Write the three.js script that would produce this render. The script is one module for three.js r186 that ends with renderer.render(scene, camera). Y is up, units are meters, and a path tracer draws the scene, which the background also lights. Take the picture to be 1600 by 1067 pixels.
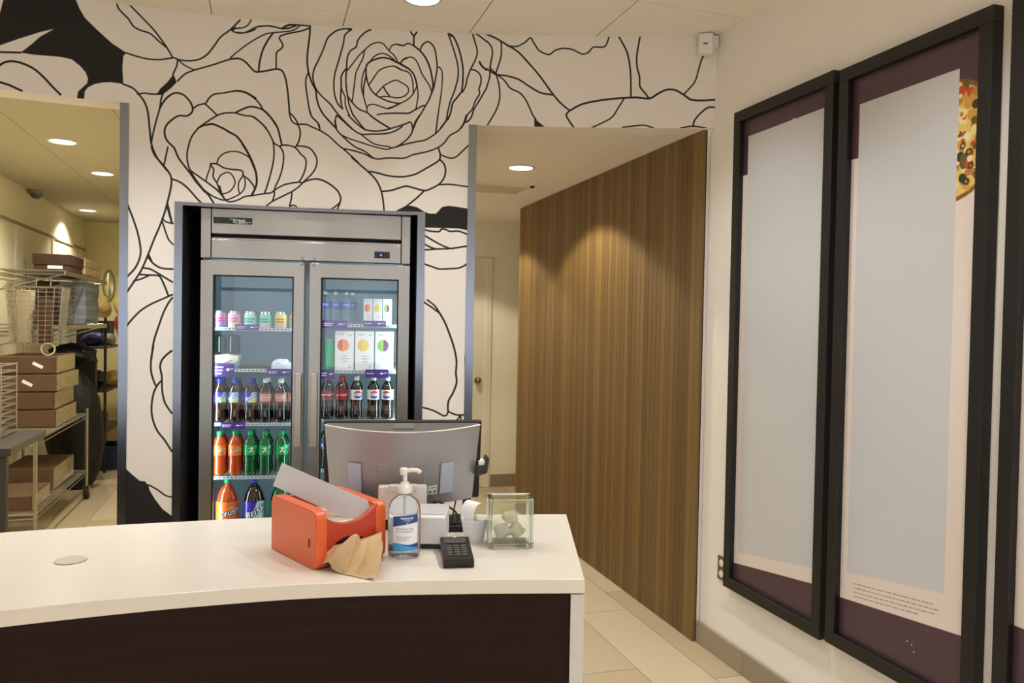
import * as THREE from 'three';
import { RoundedBoxGeometry } from 'three/addons/geometries/RoundedBoxGeometry.js';
import { mergeGeometries } from 'three/addons/utils/BufferGeometryUtils.js';
import { RectAreaLightUniformsLib } from 'three/addons/lights/RectAreaLightUniformsLib.js';

// ---------------------------------------------------------------- camera, sky, exposure
const scene = new THREE.Scene();
const camera = new THREE.PerspectiveCamera(46.85, 1600 / 1067, 0.05, 60);
camera.position.set(0, 1.6, 0);
camera.rotation.order = 'YXZ';
const rad = (d) => (d * Math.PI) / 180;
camera.rotation.set(rad(-1.207), rad(-17.68), rad(1.049));
const renderer = new THREE.WebGLRenderer({ antialias: true });
renderer.toneMapping = THREE.LinearToneMapping;
renderer.toneMappingExposure = 1.0;
renderer.shadowMap.enabled = true;
RectAreaLightUniformsLib.init();
scene.background = new THREE.Color().setRGB(1.95, 2.12, 2.45);     // bright overcast day beyond the shop front
const WARM = new THREE.Color().setRGB(0.92, 0.95, 0.96), HALL_WARM = new THREE.Color().setRGB(1.0, 0.91, 0.7);
const KITCHEN_WARM = new THREE.Color().setRGB(1.0, 0.94, 0.8);
const COOL = new THREE.Color().setRGB(0.7, 0.95, 1.0);
const MAIN_CANDELA = 5, HALL_CANDELA = 7, KITCHEN_CANDELA = 7.5;

// ---------------------------------------------------------------- helpers
let seed = 7;
const rnd = () => { seed = (seed + 0x6d2b79f5) | 0; let t = Math.imul(seed ^ (seed >>> 15), 1 | seed); t = (t + Math.imul(t ^ (t >>> 7), 61 | t)) ^ t; return ((t ^ (t >>> 14)) >>> 0) / 4294967296; };
const rr = (a, b) => a + (b - a) * rnd();
const V = (x, y, z) => new THREE.Vector3(x, y, z);
function mat(color, roughness = 0.6, more = {}) {
  const physical = ['clearcoat', 'specularIntensity', 'transmission', 'anisotropy', 'sheen', 'ior', 'thickness'].some((k) => k in more);
  return new (physical ? THREE.MeshPhysicalMaterial : THREE.MeshStandardMaterial)({ color, roughness, ...more });
}
const taken = {};
function numbered(name) { const n = (taken[name] = (taken[name] ?? -1) + 1); return n ? `${name}_${String(n).padStart(3, '0')}` : name; }
const flat = (g) => { const o = g.index ? g.toNonIndexed() : g; for (const k of Object.keys(o.attributes)) if (!['position', 'normal', 'uv'].includes(k)) o.deleteAttribute(k); return o; };
function join(geoms) { const l = [geoms].flat(); return l.length === 1 ? l[0] : mergeGeometries(l.map(flat)); }
function mesh(name, geoms, material, parent) {
  const m = new THREE.Mesh(join(geoms), material); m.name = parent ? name : numbered(name); m.castShadow = m.receiveShadow = true; (parent ?? scene).add(m); return m;
}
function struct(name, geoms, material) { const m = mesh(name, geoms, material); m.userData.kind = 'structure'; return m; }
function tag(o, label, category, group) { o.userData.label = label; o.userData.category = category; if (group) o.userData.group = group; return o; }
function thing(name, label, category, [x, y, z] = [0, 0, 0], turn = 0, group) {
  const g = new THREE.Group(); g.name = numbered(name); g.position.set(x, y, z); g.rotation.y = turn; scene.add(g); return tag(g, label, category, group);
}
function clone(o, label, pos, turn, group) {
  const c = o.clone(); c.name = numbered(o.name.replace(/_\d{3}$/, '')); scene.add(c); c.userData = { ...o.userData }; if (label) c.userData.label = label; if (group) c.userData.group = group;
  if (pos) c.position.set(...pos); if (turn !== undefined) c.rotation.y = turn; return c;
}
// a box by its middle; r rounds the edges
const bx = (w, h, d, x = 0, y = 0, z = 0, r = 0) => { const g = r ? new RoundedBoxGeometry(w, h, d, 2, r) : new THREE.BoxGeometry(w, h, d); g.translate(x, y, z); return g; };
// a box by its limits
const bl = (x0, x1, y0, y1, z0, z1, r = 0) => bx(x1 - x0, y1 - y0, z1 - z0, (x0 + x1) / 2, (y0 + y1) / 2, (z0 + z1) / 2, r);
const cyl = (r0, r1, h, x = 0, y = 0, z = 0, n = 24, open = false) => { const g = new THREE.CylinderGeometry(r1, r0, h, n, 1, open); g.translate(x, y, z); return g; };
const lathe = (pts, n = 28) => new THREE.LatheGeometry(pts.map(([x, y]) => new THREE.Vector2(x, y)), n);
const tube = (pts, r, seg = 24, n = 8, closed = false) => new THREE.TubeGeometry(new THREE.CatmullRomCurve3(pts.map((p) => V(...p)), closed), seg, r, n, closed);
function rod(a, b, r, n = 6) { const A = V(...a), B = V(...b), g = new THREE.CylinderGeometry(r, r, A.distanceTo(B), n, 1); g.applyQuaternion(new THREE.Quaternion().setFromUnitVectors(V(0, 1, 0), B.clone().sub(A).normalize())); g.translate(...A.add(B).multiplyScalar(0.5).toArray()); return g; }
function canvas(w, h, draw) { const c = document.createElement('canvas'); c.width = w; c.height = h; draw(c.getContext('2d'), w, h); const t = new THREE.CanvasTexture(c); t.colorSpace = THREE.SRGBColorSpace; t.anisotropy = 8; return t; }
function extrude(pts, depth, bevel = 0) {
  const s = pts instanceof THREE.Shape ? pts : new THREE.Shape(pts.map(([x, y]) => new THREE.Vector2(x, y)));
  return new THREE.ExtrudeGeometry(s, { depth, bevelEnabled: bevel > 0, bevelSize: bevel, bevelThickness: bevel, bevelSegments: 2, curveSegments: 16 });
}
// a value-noise bump for plaster, plastic wrap and the like
function noiseTexture(size, cells, amp = 1, seedShift = 0) {
  const data = new Uint8Array(size * size * 4), keep = seed; seed = 991 + seedShift;
  const n = cells.map((c) => Array.from({ length: c * c }, rnd)); seed = keep;
  for (let y = 0; y < size; y++) for (let x = 0; x < size; x++) {
    let v = 0, w = 0;
    cells.forEach((c, k) => {
      const u = (x / size) * c, q = (y / size) * c, i = Math.floor(u), j = Math.floor(q), s = (t) => t * t * (3 - 2 * t), a = s(u - i), b = s(q - j), g = (ii, jj) => n[k][(jj % c) * c + (ii % c)];
      v += ((g(i, j) * (1 - a) + g(i + 1, j) * a) * (1 - b) + (g(i, j + 1) * (1 - a) + g(i + 1, j + 1) * a) * b) / (k + 1); w += 1 / (k + 1);
    });
    const o = (y * size + x) * 4, q = Math.round(255 * Math.min(1, Math.max(0, 0.5 + (v / w - 0.5) * amp))); data[o] = data[o + 1] = data[o + 2] = q; data[o + 3] = 255;
  }
  const t = new THREE.DataTexture(data, size, size); t.wrapS = t.wrapT = THREE.RepeatWrapping; t.magFilter = t.minFilter = THREE.LinearFilter; t.needsUpdate = true; return t;
}
// the mural wall bends gently towards the hall: depth by x, and the length along it
const wallZ = (x) => ((-0.005588 * x + 0.090087) * x + 0.101593) * x - 4.049311;
const wallS = (() => { const xs = [], ss = []; let s = 0; for (let i = 0; i <= 1600; i++) { const x = -5.4 + i * 0.005; if (i) s += Math.hypot(0.005, wallZ(x) - wallZ(x - 0.005)); xs.push(x); ss.push(s); } const at = (x) => { const k = Math.min(1599, Math.max(0, (x + 5.4) / 0.005)), i = Math.floor(k); return ss[i] + (ss[i + 1] - ss[i]) * (k - i); }; const zero = at(0); return (x) => at(x) - zero; })();

// ---------------------------------------------------------------- shared materials
const M = {
  white: mat('#f3ede5', 0.85), kitchenWall: mat('#efe6c8', 0.6), ceilingTile: mat('#f5ecdf', 0.95), ceilingBack: mat('#9a8e7c', 0.95),
  hallCeiling: mat('#efe6d6', 0.9), grout: mat('#a39580', 0.95), chrome: mat('#8f9298', 0.24, { metalness: 1 }), darkNiche: mat('#1b1917', 0.7),
  steel: mat('#aaa59d', 0.24, { metalness: 1, anisotropy: 0.92, anisotropyRotation: Math.PI / 2 }), handle: mat('#c4bcae', 0.38, { metalness: 0.8 }), wire: mat('#b7b3aa', 0.3, { metalness: 1 }), steelTable: mat('#625f58', 0.38, { metalness: 1 }),
  black: mat('#0d0b0a', 0.5), blackGloss: mat('#16130f', 0.25), blackRubber: mat('#1a1a1c', 0.7), counter: mat('#e4dccf', 0.24), counterEdge: mat('#d0cec9', 0.35),
  greyCover: mat('#bdb6a4', 0.5), whitePlastic: mat('#efebe4', 0.35), paper: mat('#f4f2ee', 0.85), glassPane: mat('#ffffff', 0.0, { transmission: 1, thickness: 0, ior: 1.45 }),
  lampFace: new THREE.MeshStandardMaterial({ color: '#fff6e6', emissive: new THREE.Color().setRGB(1, 0.93, 0.8), emissiveIntensity: 3 }),
  lampRing: mat('#d8d0c4', 0.4), cardboard: mat('#634b36', 0.85), darkCardboard: mat('#4a3020', 0.8), greyCard: mat('#8f95a0', 0.75), wrap: mat('#e8e4da', 0.16, { transmission: 0.75, thickness: 0 }),
};
M.white.bumpMap = noiseTexture(256, [64, 128]); M.white.bumpScale = 0.0004;

// ---------------------------------------------------------------- the setting
const S0 = -1.4, SW = 3.7, SHIGH = 3.06;
// floor: long pale stone tiles laid towards the back
{
  const floor = struct('floor', bl(-5.4, 3.6, -0.12, -0.004, -10.7, 4.6), M.grout);
  const tones = ['#c6b599', '#c0ae91', '#cbba9f', '#bcaa8c'].map((c, i) => { const m = mat(c, 0.42); m.bumpMap = noiseTexture(128, [8, 32], 1, i); m.bumpScale = 0.0006; return m; });
  const w = 0.297, len = 1.2, geo = bx(w - 0.005, 0.01, len - 0.005, 0, -0.005, 0, 0.0015);
  const start = { 5: -3.309, 6: -4.023, 7: -3.112 };
  for (let c = -7; c <= 9; c++) {
    const x0 = 1.698 + (c - 6) * w, first = start[c] ?? -3.3 + ((c * 0.4 + 4) % 1.2);
    for (let k = -6; k <= 3; k++) { const z = first + k * len; if (z < -10.4 || z > -0.5) continue; const t = mesh('tile', geo, tones[Math.floor(rnd() * 4)], floor); t.position.set(x0 + w / 2, 0, z + len / 2); }
  }
  struct('floor', bl(-5.4, 3.6, -0.004, 0, 0.9, 4.6), tones[0]);
}
// ceiling of the shop: square lay-in panels with fine joints
{
  const ceiling = struct('ceiling', bl(-5.4, 2.3, 3.059, 3.2, -4.4, 4.6), M.ceilingBack);
  const s = 0.609, geo = bx(s - 0.005, 0.012, s - 0.005, 0, 0.006, 0, 0.002);
  for (let i = -9; i <= 3; i++) for (let k = 0; k < 14; k++) { const t = mesh('panel', geo, M.ceilingTile, ceiling); t.position.set(-0.241 + (i + 0.5) * s, 3.055, -4.44 + (k + 0.5) * s); }
}
struct('ceiling', [bl(0.8, 3.6, 2.605, 2.75, -7.6, -4.0), bentWall(0.84, 2.148, 2.6045, 2.74, 0.6, -0.135)], M.hallCeiling).userData.label = 'smooth cream ceiling of the hall';
{
  const c = struct('ceiling', bl(-2.2, -0.4, 2.734, 2.9, -10.6, -4.16), M.ceilingBack);
  const geo = bx(0.604, 0.012, 1.214, 0, 0.006, 0, 0.002), m = mat('#bfb79c', 0.95);
  for (let i = 0; i < 3; i++) for (let k = 0; k < 6; k++) { const t = mesh('panel', geo, m, c); t.scale.z = k ? 1 : 0.72; t.position.set(-2.0 + 0.305 + i * 0.609, 2.73, k ? -4.48 - k * 1.219 : -4.653); }
}
// the mural: roses in black outline on off-white, printed on the bent wall
const muralStrokes = [ // stroke width, then along-the-wall and height pairs, all in millimetres
  [9.2,-1128,2697,-1101,2722,-1068,2733,-1025,2727,-982,2708,-944,2674,-912,2639,-882,2610],
  [9.2,-1152,2641,-1116,2633,-1080,2625,-1034,2607],
  [8.0,-1235,2753,-1117,2766,-1038,2776],
  [6.9,-613,2834,-572,2824,-524,2817,-469,2820,-409,2836],
  [6.9,-657,3068,-648,3036,-627,3013,-604,2991,-583,2960,-552,2946,-511,2936,-476,2907,-438,2878],
  [6.9,-614,3070,-553,3012,-497,2956,-462,2912,-438,2878,-413,2835],
  [6.9,-409,2836,-378,2828,-335,2829,-293,2842,-257,2871,-229,2912,-200,2957,-160,2993,-113,3046],
  [5.8,-131,3004,-98,3012,-76,3027,-62,3052],
  [5.8,-146,2989,-113,2983,-69,2995,-39,3011],
  [5.8,-392,2830,-363,2807,-317,2787],
  [6.9,-392,2830,-395,2800,-412,2756],
  [8.0,-625,2688,-584,2674,-560,2651,-533,2613,-519,2569,-511,2495,-505,2436,-496,2399,-475,2355,-433,2301],
  [6.9,-391,2728,-356,2766,-314,2788,-235,2820,-163,2852,-126,2860],
  [6.9,-564,2649,-533,2656,-502,2655,-455,2660],
  [6.9,-455,2660,-463,2631,-468,2591,-485,2522,-498,2459,-503,2425],
  [8.0,-468,2591,-450,2627,-424,2657,-398,2671,-366,2666,-336,2637,-323,2605,-328,2584,-349,2567,-386,2564,-418,2539,-438,2515,-446,2486,-440,2453,-424,2431,-403,2410,-384,2366,-357,2329,-331,2296,-309,2263,-282,2231,-265,2211],
  [6.9,-323,2602,-301,2621,-277,2630,-267,2630,-242,2609,-212,2581],
  [6.9,-267,2630,-248,2663,-226,2681,-183,2691,-128,2706,-84,2703,-36,2678],
  [6.9,-154,2700,-121,2705,-88,2701,-49,2681,-21,2655,-1,2624],
  [6.9,-300,2512,-258,2547,-212,2581,-182,2594,-138,2600],
  [8.0,-131,2600,-92,2623,-54,2636,-3,2624,30,2595,68,2541],
  [8.0,2,2621,36,2588,65,2546,80,2492,88,2458],
  [6.9,-131,2600,-92,2591,-48,2588,-20,2568,14,2537],
  [6.9,-49,2587,-16,2565,18,2528,42,2485,52,2466,79,2451],
  [9.2,-260,2531,-233,2538,-192,2524,-154,2504,-121,2486,-93,2450,-70,2411,-53,2372,-32,2321],
  [9.2,-95,2451,-61,2394,-42,2351,-30,2307,-28,2268,-36,2238,-52,2206],
  [6.9,-300,2510,-327,2468,-342,2415,-346,2369,-339,2330,-331,2310],
  [6.9,-331,2310,-298,2287,-260,2261,-222,2234,-195,2215],
  [6.9,-246,2252,-202,2216,-172,2178],
  [5.8,-212,2350,-202,2380,-180,2401,-147,2413,-109,2412,-70,2394,-59,2383],
  [6.9,-240,2348,-212,2349,-179,2332,-141,2327,-102,2325,-91,2312,-94,2297],
  [5.8,-240,2348,-245,2319,-255,2290,-260,2264],
  [6.9,-239,2340,-226,2320,-228,2286,-211,2258,-195,2215],
  [5.8,-210,2262,-195,2294,-166,2311,-143,2301,-128,2263,-150,2222,-187,2205],
  [6.9,-198,2243,-187,2205,-172,2178],
  [5.8,-91,2300,-110,2268,-112,2232,-105,2211],
  [5.8,-86,2297,-81,2266,-87,2234,-105,2211,-128,2196,-157,2182,-172,2178],
  [6.9,-88,2300,-61,2278,-37,2241,-49,2206],
  [6.9,-172,2178,-150,2170,-112,2182,-83,2199,-49,2206],
  [8.0,-334,2312,-304,2264,-271,2222,-246,2194,-222,2156],
  [6.9,-271,2222,-231,2194,-187,2178,-172,2178],
  [6.9,-431,2412,-448,2323],
  [8.0,-502,2406,-487,2369,-448,2323,-423,2290,-414,2264],
  [8.0,-414,2264,-376,2251,-340,2223,-304,2182,-278,2155],
  [8.0,-414,2264,-415,2229,-429,2159,-446,2090,-467,2027,-488,1973,-512,1903,-542,1825,-577,1763,-607,1713],
  [6.9,-453,2074,-435,2059,-405,2052],
  [6.9,-453,2062,-438,2013,-424,1976,-404,1954],
  [8.0,-604,2133,-579,2067,-558,1999,-545,1924,-550,1878,-570,1832,-607,1788],
  [8.0,-511,1903,-505,1878,-482,1853,-454,1839,-404,1836],
  [8.0,-531,1837,-501,1832,-468,1813,-406,1775],
  [8.0,-550,1806,-510,1804,-472,1804,-458,1795,-439,1753,-422,1707],
  [8.0,-572,1775,-542,1785,-510,1801],
  [8.0,-607,1555,-578,1596,-541,1637,-495,1669,-448,1693,-405,1715],
  [8.0,-405,1700,-424,1671,-445,1624,-463,1567,-480,1511,-489,1465,-494,1410],
  [8.0,-407,1447,-427,1429,-443,1410],
  [8.0,-486,1470,-496,1404,-495,1346,-483,1301,-472,1276],
  [8.0,-406,1446,-442,1413,-456,1375,-449,1330,-448,1305],
  [8.0,-448,1305,-464,1288,-483,1247,-492,1181,-487,1123,-466,1065,-435,1022,-402,966],
  [8.0,-448,1305,-445,1247,-433,1197,-403,1148],
  [6.9,-502,808,-460,781,-429,755,-398,744],
  [6.9,122,2619,127,2595,137,2575,157,2564],
  [6.9,125,2617,142,2601,157,2579,164,2562,173,2538,174,2513,168,2483,158,2462,151,2452],
  [6.9,157,2564,201,2567,230,2556,264,2543,309,2518,354,2478,386,2454,419,2426,457,2392],
  [6.9,219,2635,229,2606,249,2587,264,2568,268,2546],
  [6.9,81,2453,88,2458,115,2460,144,2454,158,2445,178,2421,200,2400,204,2375,198,2340,184,2304,172,2286],
  [6.9,79,2451,93,2428,97,2394,92,2349,78,2298,59,2253,55,2237],
  [6.9,45,2478,51,2441,50,2386,39,2326,21,2256,9,2220],
  [6.9,158,2460,192,2459,221,2451,246,2422,256,2393,250,2357,228,2321,194,2287],
  [6.9,-52,2205,12,2219,40,2224,59,2240,98,2265,136,2276,175,2283,185,2277],
  [6.9,15,2156,46,2182,89,2207,137,2234,165,2255,185,2276],
  [6.9,55,2235,55,2213,48,2187],
  [8.0,185,2279,214,2294,253,2302,287,2296,322,2278,357,2249,372,2217,370,2192,358,2159],
  [6.9,370,2192,348,2171,326,2156],
  [6.9,138,2234,136,2202,128,2164],
  [6.9,128,2161,142,2168,157,2165,164,2155],
  [8.0,-155,2856,-139,2859,-112,2861,-84,2846,-56,2817,-39,2805,-17,2807,22,2817,59,2827,84,2820,99,2792,108,2752,115,2700,120,2642,122,2615],
  [5.8,-155,2862,-123,2894,-79,2933,-35,2966,4,2990,37,3000,88,3009,121,3016,147,3028,167,3048],
  [8.0,40,2999,15,2959,-7,2911,-20,2857,-25,2807],
  [6.9,215,3040,178,3022,122,3006,82,2991,70,2978,80,2959,87,2945,80,2927,61,2911,56,2887,57,2827],
  [6.9,115,3044,155,3048,215,3048],
  [6.9,-135,2985,-96,2987,-69,3000,-36,3021,9,3031,42,3030,82,3024,116,3030,138,3039,149,3046],
  [9.2,82,3024,99,3037,115,3044,149,3047],
  [8.0,215,3048,213,2999,205,2928,203,2875,210,2823,227,2772,245,2738,251,2697,263,2657,287,2617,345,2557],
  [6.9,209,2820,198,2787,199,2746,208,2688,220,2625,235,2599,255,2580,266,2553],
  [6.9,414,3049,368,3045,333,3029,299,2994,282,2946,257,2885,238,2843,231,2807,236,2772,251,2738,280,2705,315,2675,344,2638,380,2599,421,2561],
  [6.9,414,3046,383,3017,375,2970,353,2886,336,2820,332,2761,340,2709,355,2674,376,2655],
  [6.9,347,2621,342,2591,348,2557],
  [6.9,508,3050,490,3043,465,3021,445,2993,440,2967,432,2957,413,2943,399,2919,394,2890,393,2849,390,2807,393,2758,400,2717,409,2672,428,2625],
  [5.8,398,2845,426,2884,451,2919,479,2949,499,2969,523,2985,548,2991,569,2986,583,2972,600,2952,619,2937,634,2917,640,2900],
  [5.8,479,2947,471,2907,455,2873,439,2835,434,2798,428,2744,422,2689],
  [6.9,392,2855,376,2831,367,2810,368,2765,366,2711,370,2674,376,2654],
  [5.8,369,2757,378,2732,388,2712,388,2683,397,2651,410,2624],
  [6.9,404,2713,423,2687,454,2658,495,2642,512,2629],
  [5.8,484,2859,472,2825,467,2787,468,2754,476,2726,487,2685,494,2664,495,2642],
  [6.9,487,2855,487,2821,477,2763,477,2730],
  [5.8,508,2895,524,2917,549,2934,569,2938,590,2933,611,2920,628,2906],
  [8.0,488,2867,492,2878,508,2895,541,2910,570,2917,603,2913,632,2900,657,2889,702,2866],
  [6.9,488,2867,488,2834,495,2797,510,2761,535,2733,569,2714,606,2701,639,2696,660,2695],
  [5.8,504,2779,526,2815,550,2850,579,2868,616,2878,637,2875,662,2862,687,2855],
  [5.8,537,2731,552,2750,574,2776,605,2797,633,2809,650,2805,667,2796,688,2784,698,2768,695,2749,672,2729,639,2722,606,2726],
  [6.9,574,2774,589,2748,606,2728],
  [5.8,558,2721,577,2726,606,2725],
  [5.8,494,2664,503,2679,528,2684,561,2676,594,2666,619,2673,656,2693],
  [5.8,545,2634,586,2642,636,2645,705,2648],
  [5.8,600,2952,610,2976,627,2986,647,2986,668,2983,685,2991,700,2993],
  [5.8,655,2891,669,2910,690,2922],
  [5.8,630,2987,668,2982,692,2994,721,2984],
  [8.0,721,2984,752,2961,779,2929,801,2883,814,2831,820,2783,813,2754],
  [8.0,705,3052,720,3033,734,3052],
  [8.0,721,3034,720,2984],
  [6.9,752,2961,763,2988,787,3007,809,2997,826,2970,834,2927,839,2884,833,2836,824,2783,813,2754,801,2720,782,2686],
  [5.8,839,2884,851,2882,863,2861,865,2814,860,2747,850,2670,839,2580],
  [5.8,655,2895,674,2917,707,2927,731,2915,748,2885,763,2848,785,2815,805,2783,813,2759],
  [8.0,636,2901,670,2884,701,2866,723,2841,735,2808,741,2780],
  [5.8,741,2780,746,2742,742,2704,736,2670],
  [5.8,632,2875,661,2861,689,2855,709,2836,719,2798,721,2755],
  [5.8,741,2787,731,2765,715,2736,687,2711,656,2695,621,2677,597,2668],
  [6.9,579,2640,626,2645,673,2647,702,2649,735,2668,768,2687,782,2689],
  [6.9,782,2686,764,2652,741,2613,727,2576],
  [6.9,891,3051,906,3011,927,2950,942,2893,943,2836,927,2768,907,2715,895,2662,889,2619],
  [8.0,891,3051,915,3040,938,2998,955,2946,967,2885,968,2818,963,2765],
  [8.0,963,2765,940,2735,919,2706,910,2662,898,2628,891,2621,861,2581],
  [6.9,1011,3061,1024,3020,1038,2968,1028,2925,1007,2881,991,2838,982,2794,968,2765],
  [6.9,1007,2879,1034,2872,1056,2849,1059,2816,1050,2782,1053,2758,1031,2719,1018,2680,994,2651,983,2617,964,2584],
  [6.9,1087,2788,1055,2729,1027,2681,1014,2642,995,2617,983,2617],
  [6.9,1023,3059,1050,3045,1083,3020],
  [9.2,1050,2918,1062,2897,1085,2879],
  [8.0,506,2349,539,2317,564,2275,578,2227,587,2156],
  [8.0,425,2416,473,2376,506,2349],
  [6.9,382,2457,425,2452,481,2438,519,2421,531,2418],
  [6.9,339,2592,349,2550,372,2525,415,2487,448,2465,486,2450,531,2418,561,2415,604,2422,680,2424,727,2443,803,2463,851,2484,879,2506,908,2545,950,2571,974,2605,988,2649],
  [5.8,372,2525,414,2508,471,2492,528,2476,584,2465,608,2467,614,2475,594,2479,542,2486,508,2503,466,2534],
  [6.9,348,2620,381,2594,423,2558,466,2534,517,2536,579,2541,621,2551,654,2569,670,2582],
  [6.9,404,2624,432,2597,460,2574,489,2557,536,2552,583,2559,611,2568,658,2584,692,2597,708,2605,718,2591,721,2562,707,2533,679,2504,641,2478,613,2472],
  [6.9,429,2625,451,2598,474,2570,489,2557],
  [8.0,511,2629,540,2609,573,2589,611,2568],
  [6.9,755,2640,734,2606,723,2567],
  [6.9,846,2644,842,2601,837,2555],
  [6.9,641,2478,688,2494,741,2508,788,2520,837,2553,864,2582,887,2617,906,2646],
  [6.9,992,2649,981,2620,988,2615,1007,2630,1017,2650],
  [8.0,851,2481,860,2453,859,2426,843,2409,795,2379,743,2348,696,2334,658,2330,601,2334,548,2346,511,2351],
  [6.9,861,2449,885,2439,917,2432,943,2441,971,2468,1007,2503],
  [8.0,859,2424,881,2401,889,2367,880,2329,854,2297,806,2271,783,2266,744,2274,696,2285,663,2276,616,2260,573,2255],
  [6.9,854,2297,902,2301,945,2298,1013,2290],
  [8.0,783,2263,754,2234,726,2209,698,2186],
  [8.0,791,2069,826,2063,862,2063,872,2075,888,2076,918,2065,959,2067,1008,2051],
  [8.0,791,2040,843,2011,884,1991,915,1980],
  [8.0,792,1996,823,1982,843,1976],
  [8.0,792,1969,858,1975,920,1979,1009,1994],
  [8.0,791,1898,829,1886,865,1875,911,1877,968,1883,1011,1908],
  [8.0,792,1706,834,1679,872,1651],
  [9.2,872,1651,898,1607,924,1544,948,1474,960,1411,958,1353,962,1302,945,1251,924,1212,920,1174,923,1155],
  [8.0,808,1718,846,1689,872,1651],
  [8.0,796,1175,836,1164,867,1151,900,1134,915,1139,923,1155,937,1149,969,1139,1011,1141],
  [8.0,797,1110,856,1095,932,1097,970,1117,985,1138,986,1085],
  [6.9,986,1085,985,951,976,758,941,565],
  [8.0,1082,3057,1131,3037,1187,3006,1244,2972,1302,2913,1351,2859,1417,2772,1459,2724,1508,2684],
  [6.9,1188,3002,1236,3000,1276,3021,1303,3044,1320,3022,1349,2982,1398,2963,1429,2984,1469,2995,1518,2989,1566,2968,1598,2978,1622,3003,1678,3007,1699,3057],
  [6.9,1083,3023,1107,2996,1114,2960,1105,2904,1102,2844,1087,2788],
  [6.9,1157,3020,1158,2950,1137,2877,1134,2865],
  [8.0,1085,2884,1118,2865,1134,2857,1190,2851,1247,2836,1304,2801,1361,2771,1422,2762],
  [6.9,1101,2892,1134,2861,1175,2830,1207,2791,1256,2768,1289,2729,1323,2658,1339,2638],
  [6.9,1134,2861,1151,2798,1154,2734,1137,2677,1096,2604],
  [8.0,1508,2684,1492,2665,1501,2641,1530,2601],
  [9.2,1508,2684,1571,2718,1667,2739,1780,2751,1843,2754,1907,2749,1955,2777,1994,2793,2034,2791,2074,2769,2114,2743,2169,2739,2244,2743],
  [6.9,1780,2748,1749,2696,1714,2648,1618,2599],
  [8.0,1747,3057,1791,2976,1809,2880,1814,2756],
  [8.0,1853,3057,1839,2960,1842,2904,1855,2856,1858,2809,1883,2777,1903,2751],
  [6.9,2078,2771,2128,2829,2146,2888,2161,2943,2187,2991,2190,3046],
  [8.0,2245,2701,2202,2705,2163,2677,2132,2638,2127,2610],
  [6.9,1775,2604,1831,2611,1886,2615,1931,2601],
  [6.9,2066,2602,2125,2611,2188,2602],
];
const muralFills = [
  [-1105,2996,-934,3055,-822,3045,-809,3011,-786,2971,-740,2927,-673,2870,-613,2834,-626,2818,-629,2765,-625,2688,-645,2690,-679,2691,-712,2685,-745,2674,-771,2656,-784,2636,-787,2600,-816,2596,-810,2633,-774,2674,-771,2696,-781,2724,-804,2750,-837,2775,-881,2780,-995,2774,-1038,2776,-995,2820,-964,2857,-907,2903,-964,2879,-1044,2837,-1117,2796,-1211,2743,-1212,2837,-1117,2938],
  [-160,2993,-131,3014,-131,3004,-146,2989],
  [-409,2758,-395,2722,-419,2692,-450,2663,-455,2660,-479,2660,-466,2684,-435,2718],
  [-303,2507,-268,2538,-260,2531],
  [-508,2444,-498,2445,-502,2422],
  [-429,2156,-405,2053,-414,2053,-434,2125],
  [-515,1880,-508,1904,-492,1868,-505,1878],
  [-612,900,-574,861,-540,828,-518,825,-502,804,-498,783,-475,740,-440,689,-398,653,-395,300,-607,317],
  [641,2158,698,2189,722,2187,750,2181,789,2158],
  [784,2160,815,2151,845,2152,860,2170,875,2186,906,2193,947,2189,1006,2181,1008,2073,1000,2074,959,2081,918,2082,785,2081],
  [1003,1469,1000,1430,1002,1348,1006,1303,1024,1303,1021,1469],
  [1331,2642,1356,2622,1393,2595,1332,2594],
  [394,3048,418,3052,404,3034],
  [498,2888,510,2899,514,2893,504,2887],
  [886,3056,901,3044,915,3040,906,3035],
  [884,2621,896,2638,897,2626,865,2589],
];
const muralPrint = canvas(2048, 1694, (g, w, h) => {
  g.fillStyle = '#f1e9e1'; g.fillRect(0, 0, w, h);
  const k = w / SW, X = (s) => (s / 1000 - S0) * k, Y = (y) => h - (y / 1000) * k;
  g.strokeStyle = g.fillStyle = '#15120f'; g.lineJoin = g.lineCap = 'round';
  for (const f of muralFills) { g.beginPath(); for (let i = 0; i < f.length; i += 2) g[i ? 'lineTo' : 'moveTo'](X(f[i]), Y(f[i + 1])); g.closePath(); g.fill(); }
  for (const [wd, ...p] of muralStrokes) {
    const q = []; for (let i = 0; i < p.length; i += 2) q.push([X(p[i]), Y(p[i + 1])]);
    g.lineWidth = (wd / 1000) * k; g.beginPath(); g.moveTo(...q[0]);
    for (let i = 0; i < q.length - 1; i++) { const a = q[Math.max(0, i - 1)], b = q[i], c = q[i + 1], d = q[Math.min(q.length - 1, i + 2)]; g.bezierCurveTo(b[0] + (c[0] - a[0]) / 6, b[1] + (c[1] - a[1]) / 6, c[0] - (d[0] - b[0]) / 6, c[1] - (d[1] - b[1]) / 6, ...c); }
    g.stroke();
  }
});
muralPrint.magFilter = THREE.LinearFilter;
const muralMat = mat('#ffffff', 0.75, { map: muralPrint });
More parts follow.
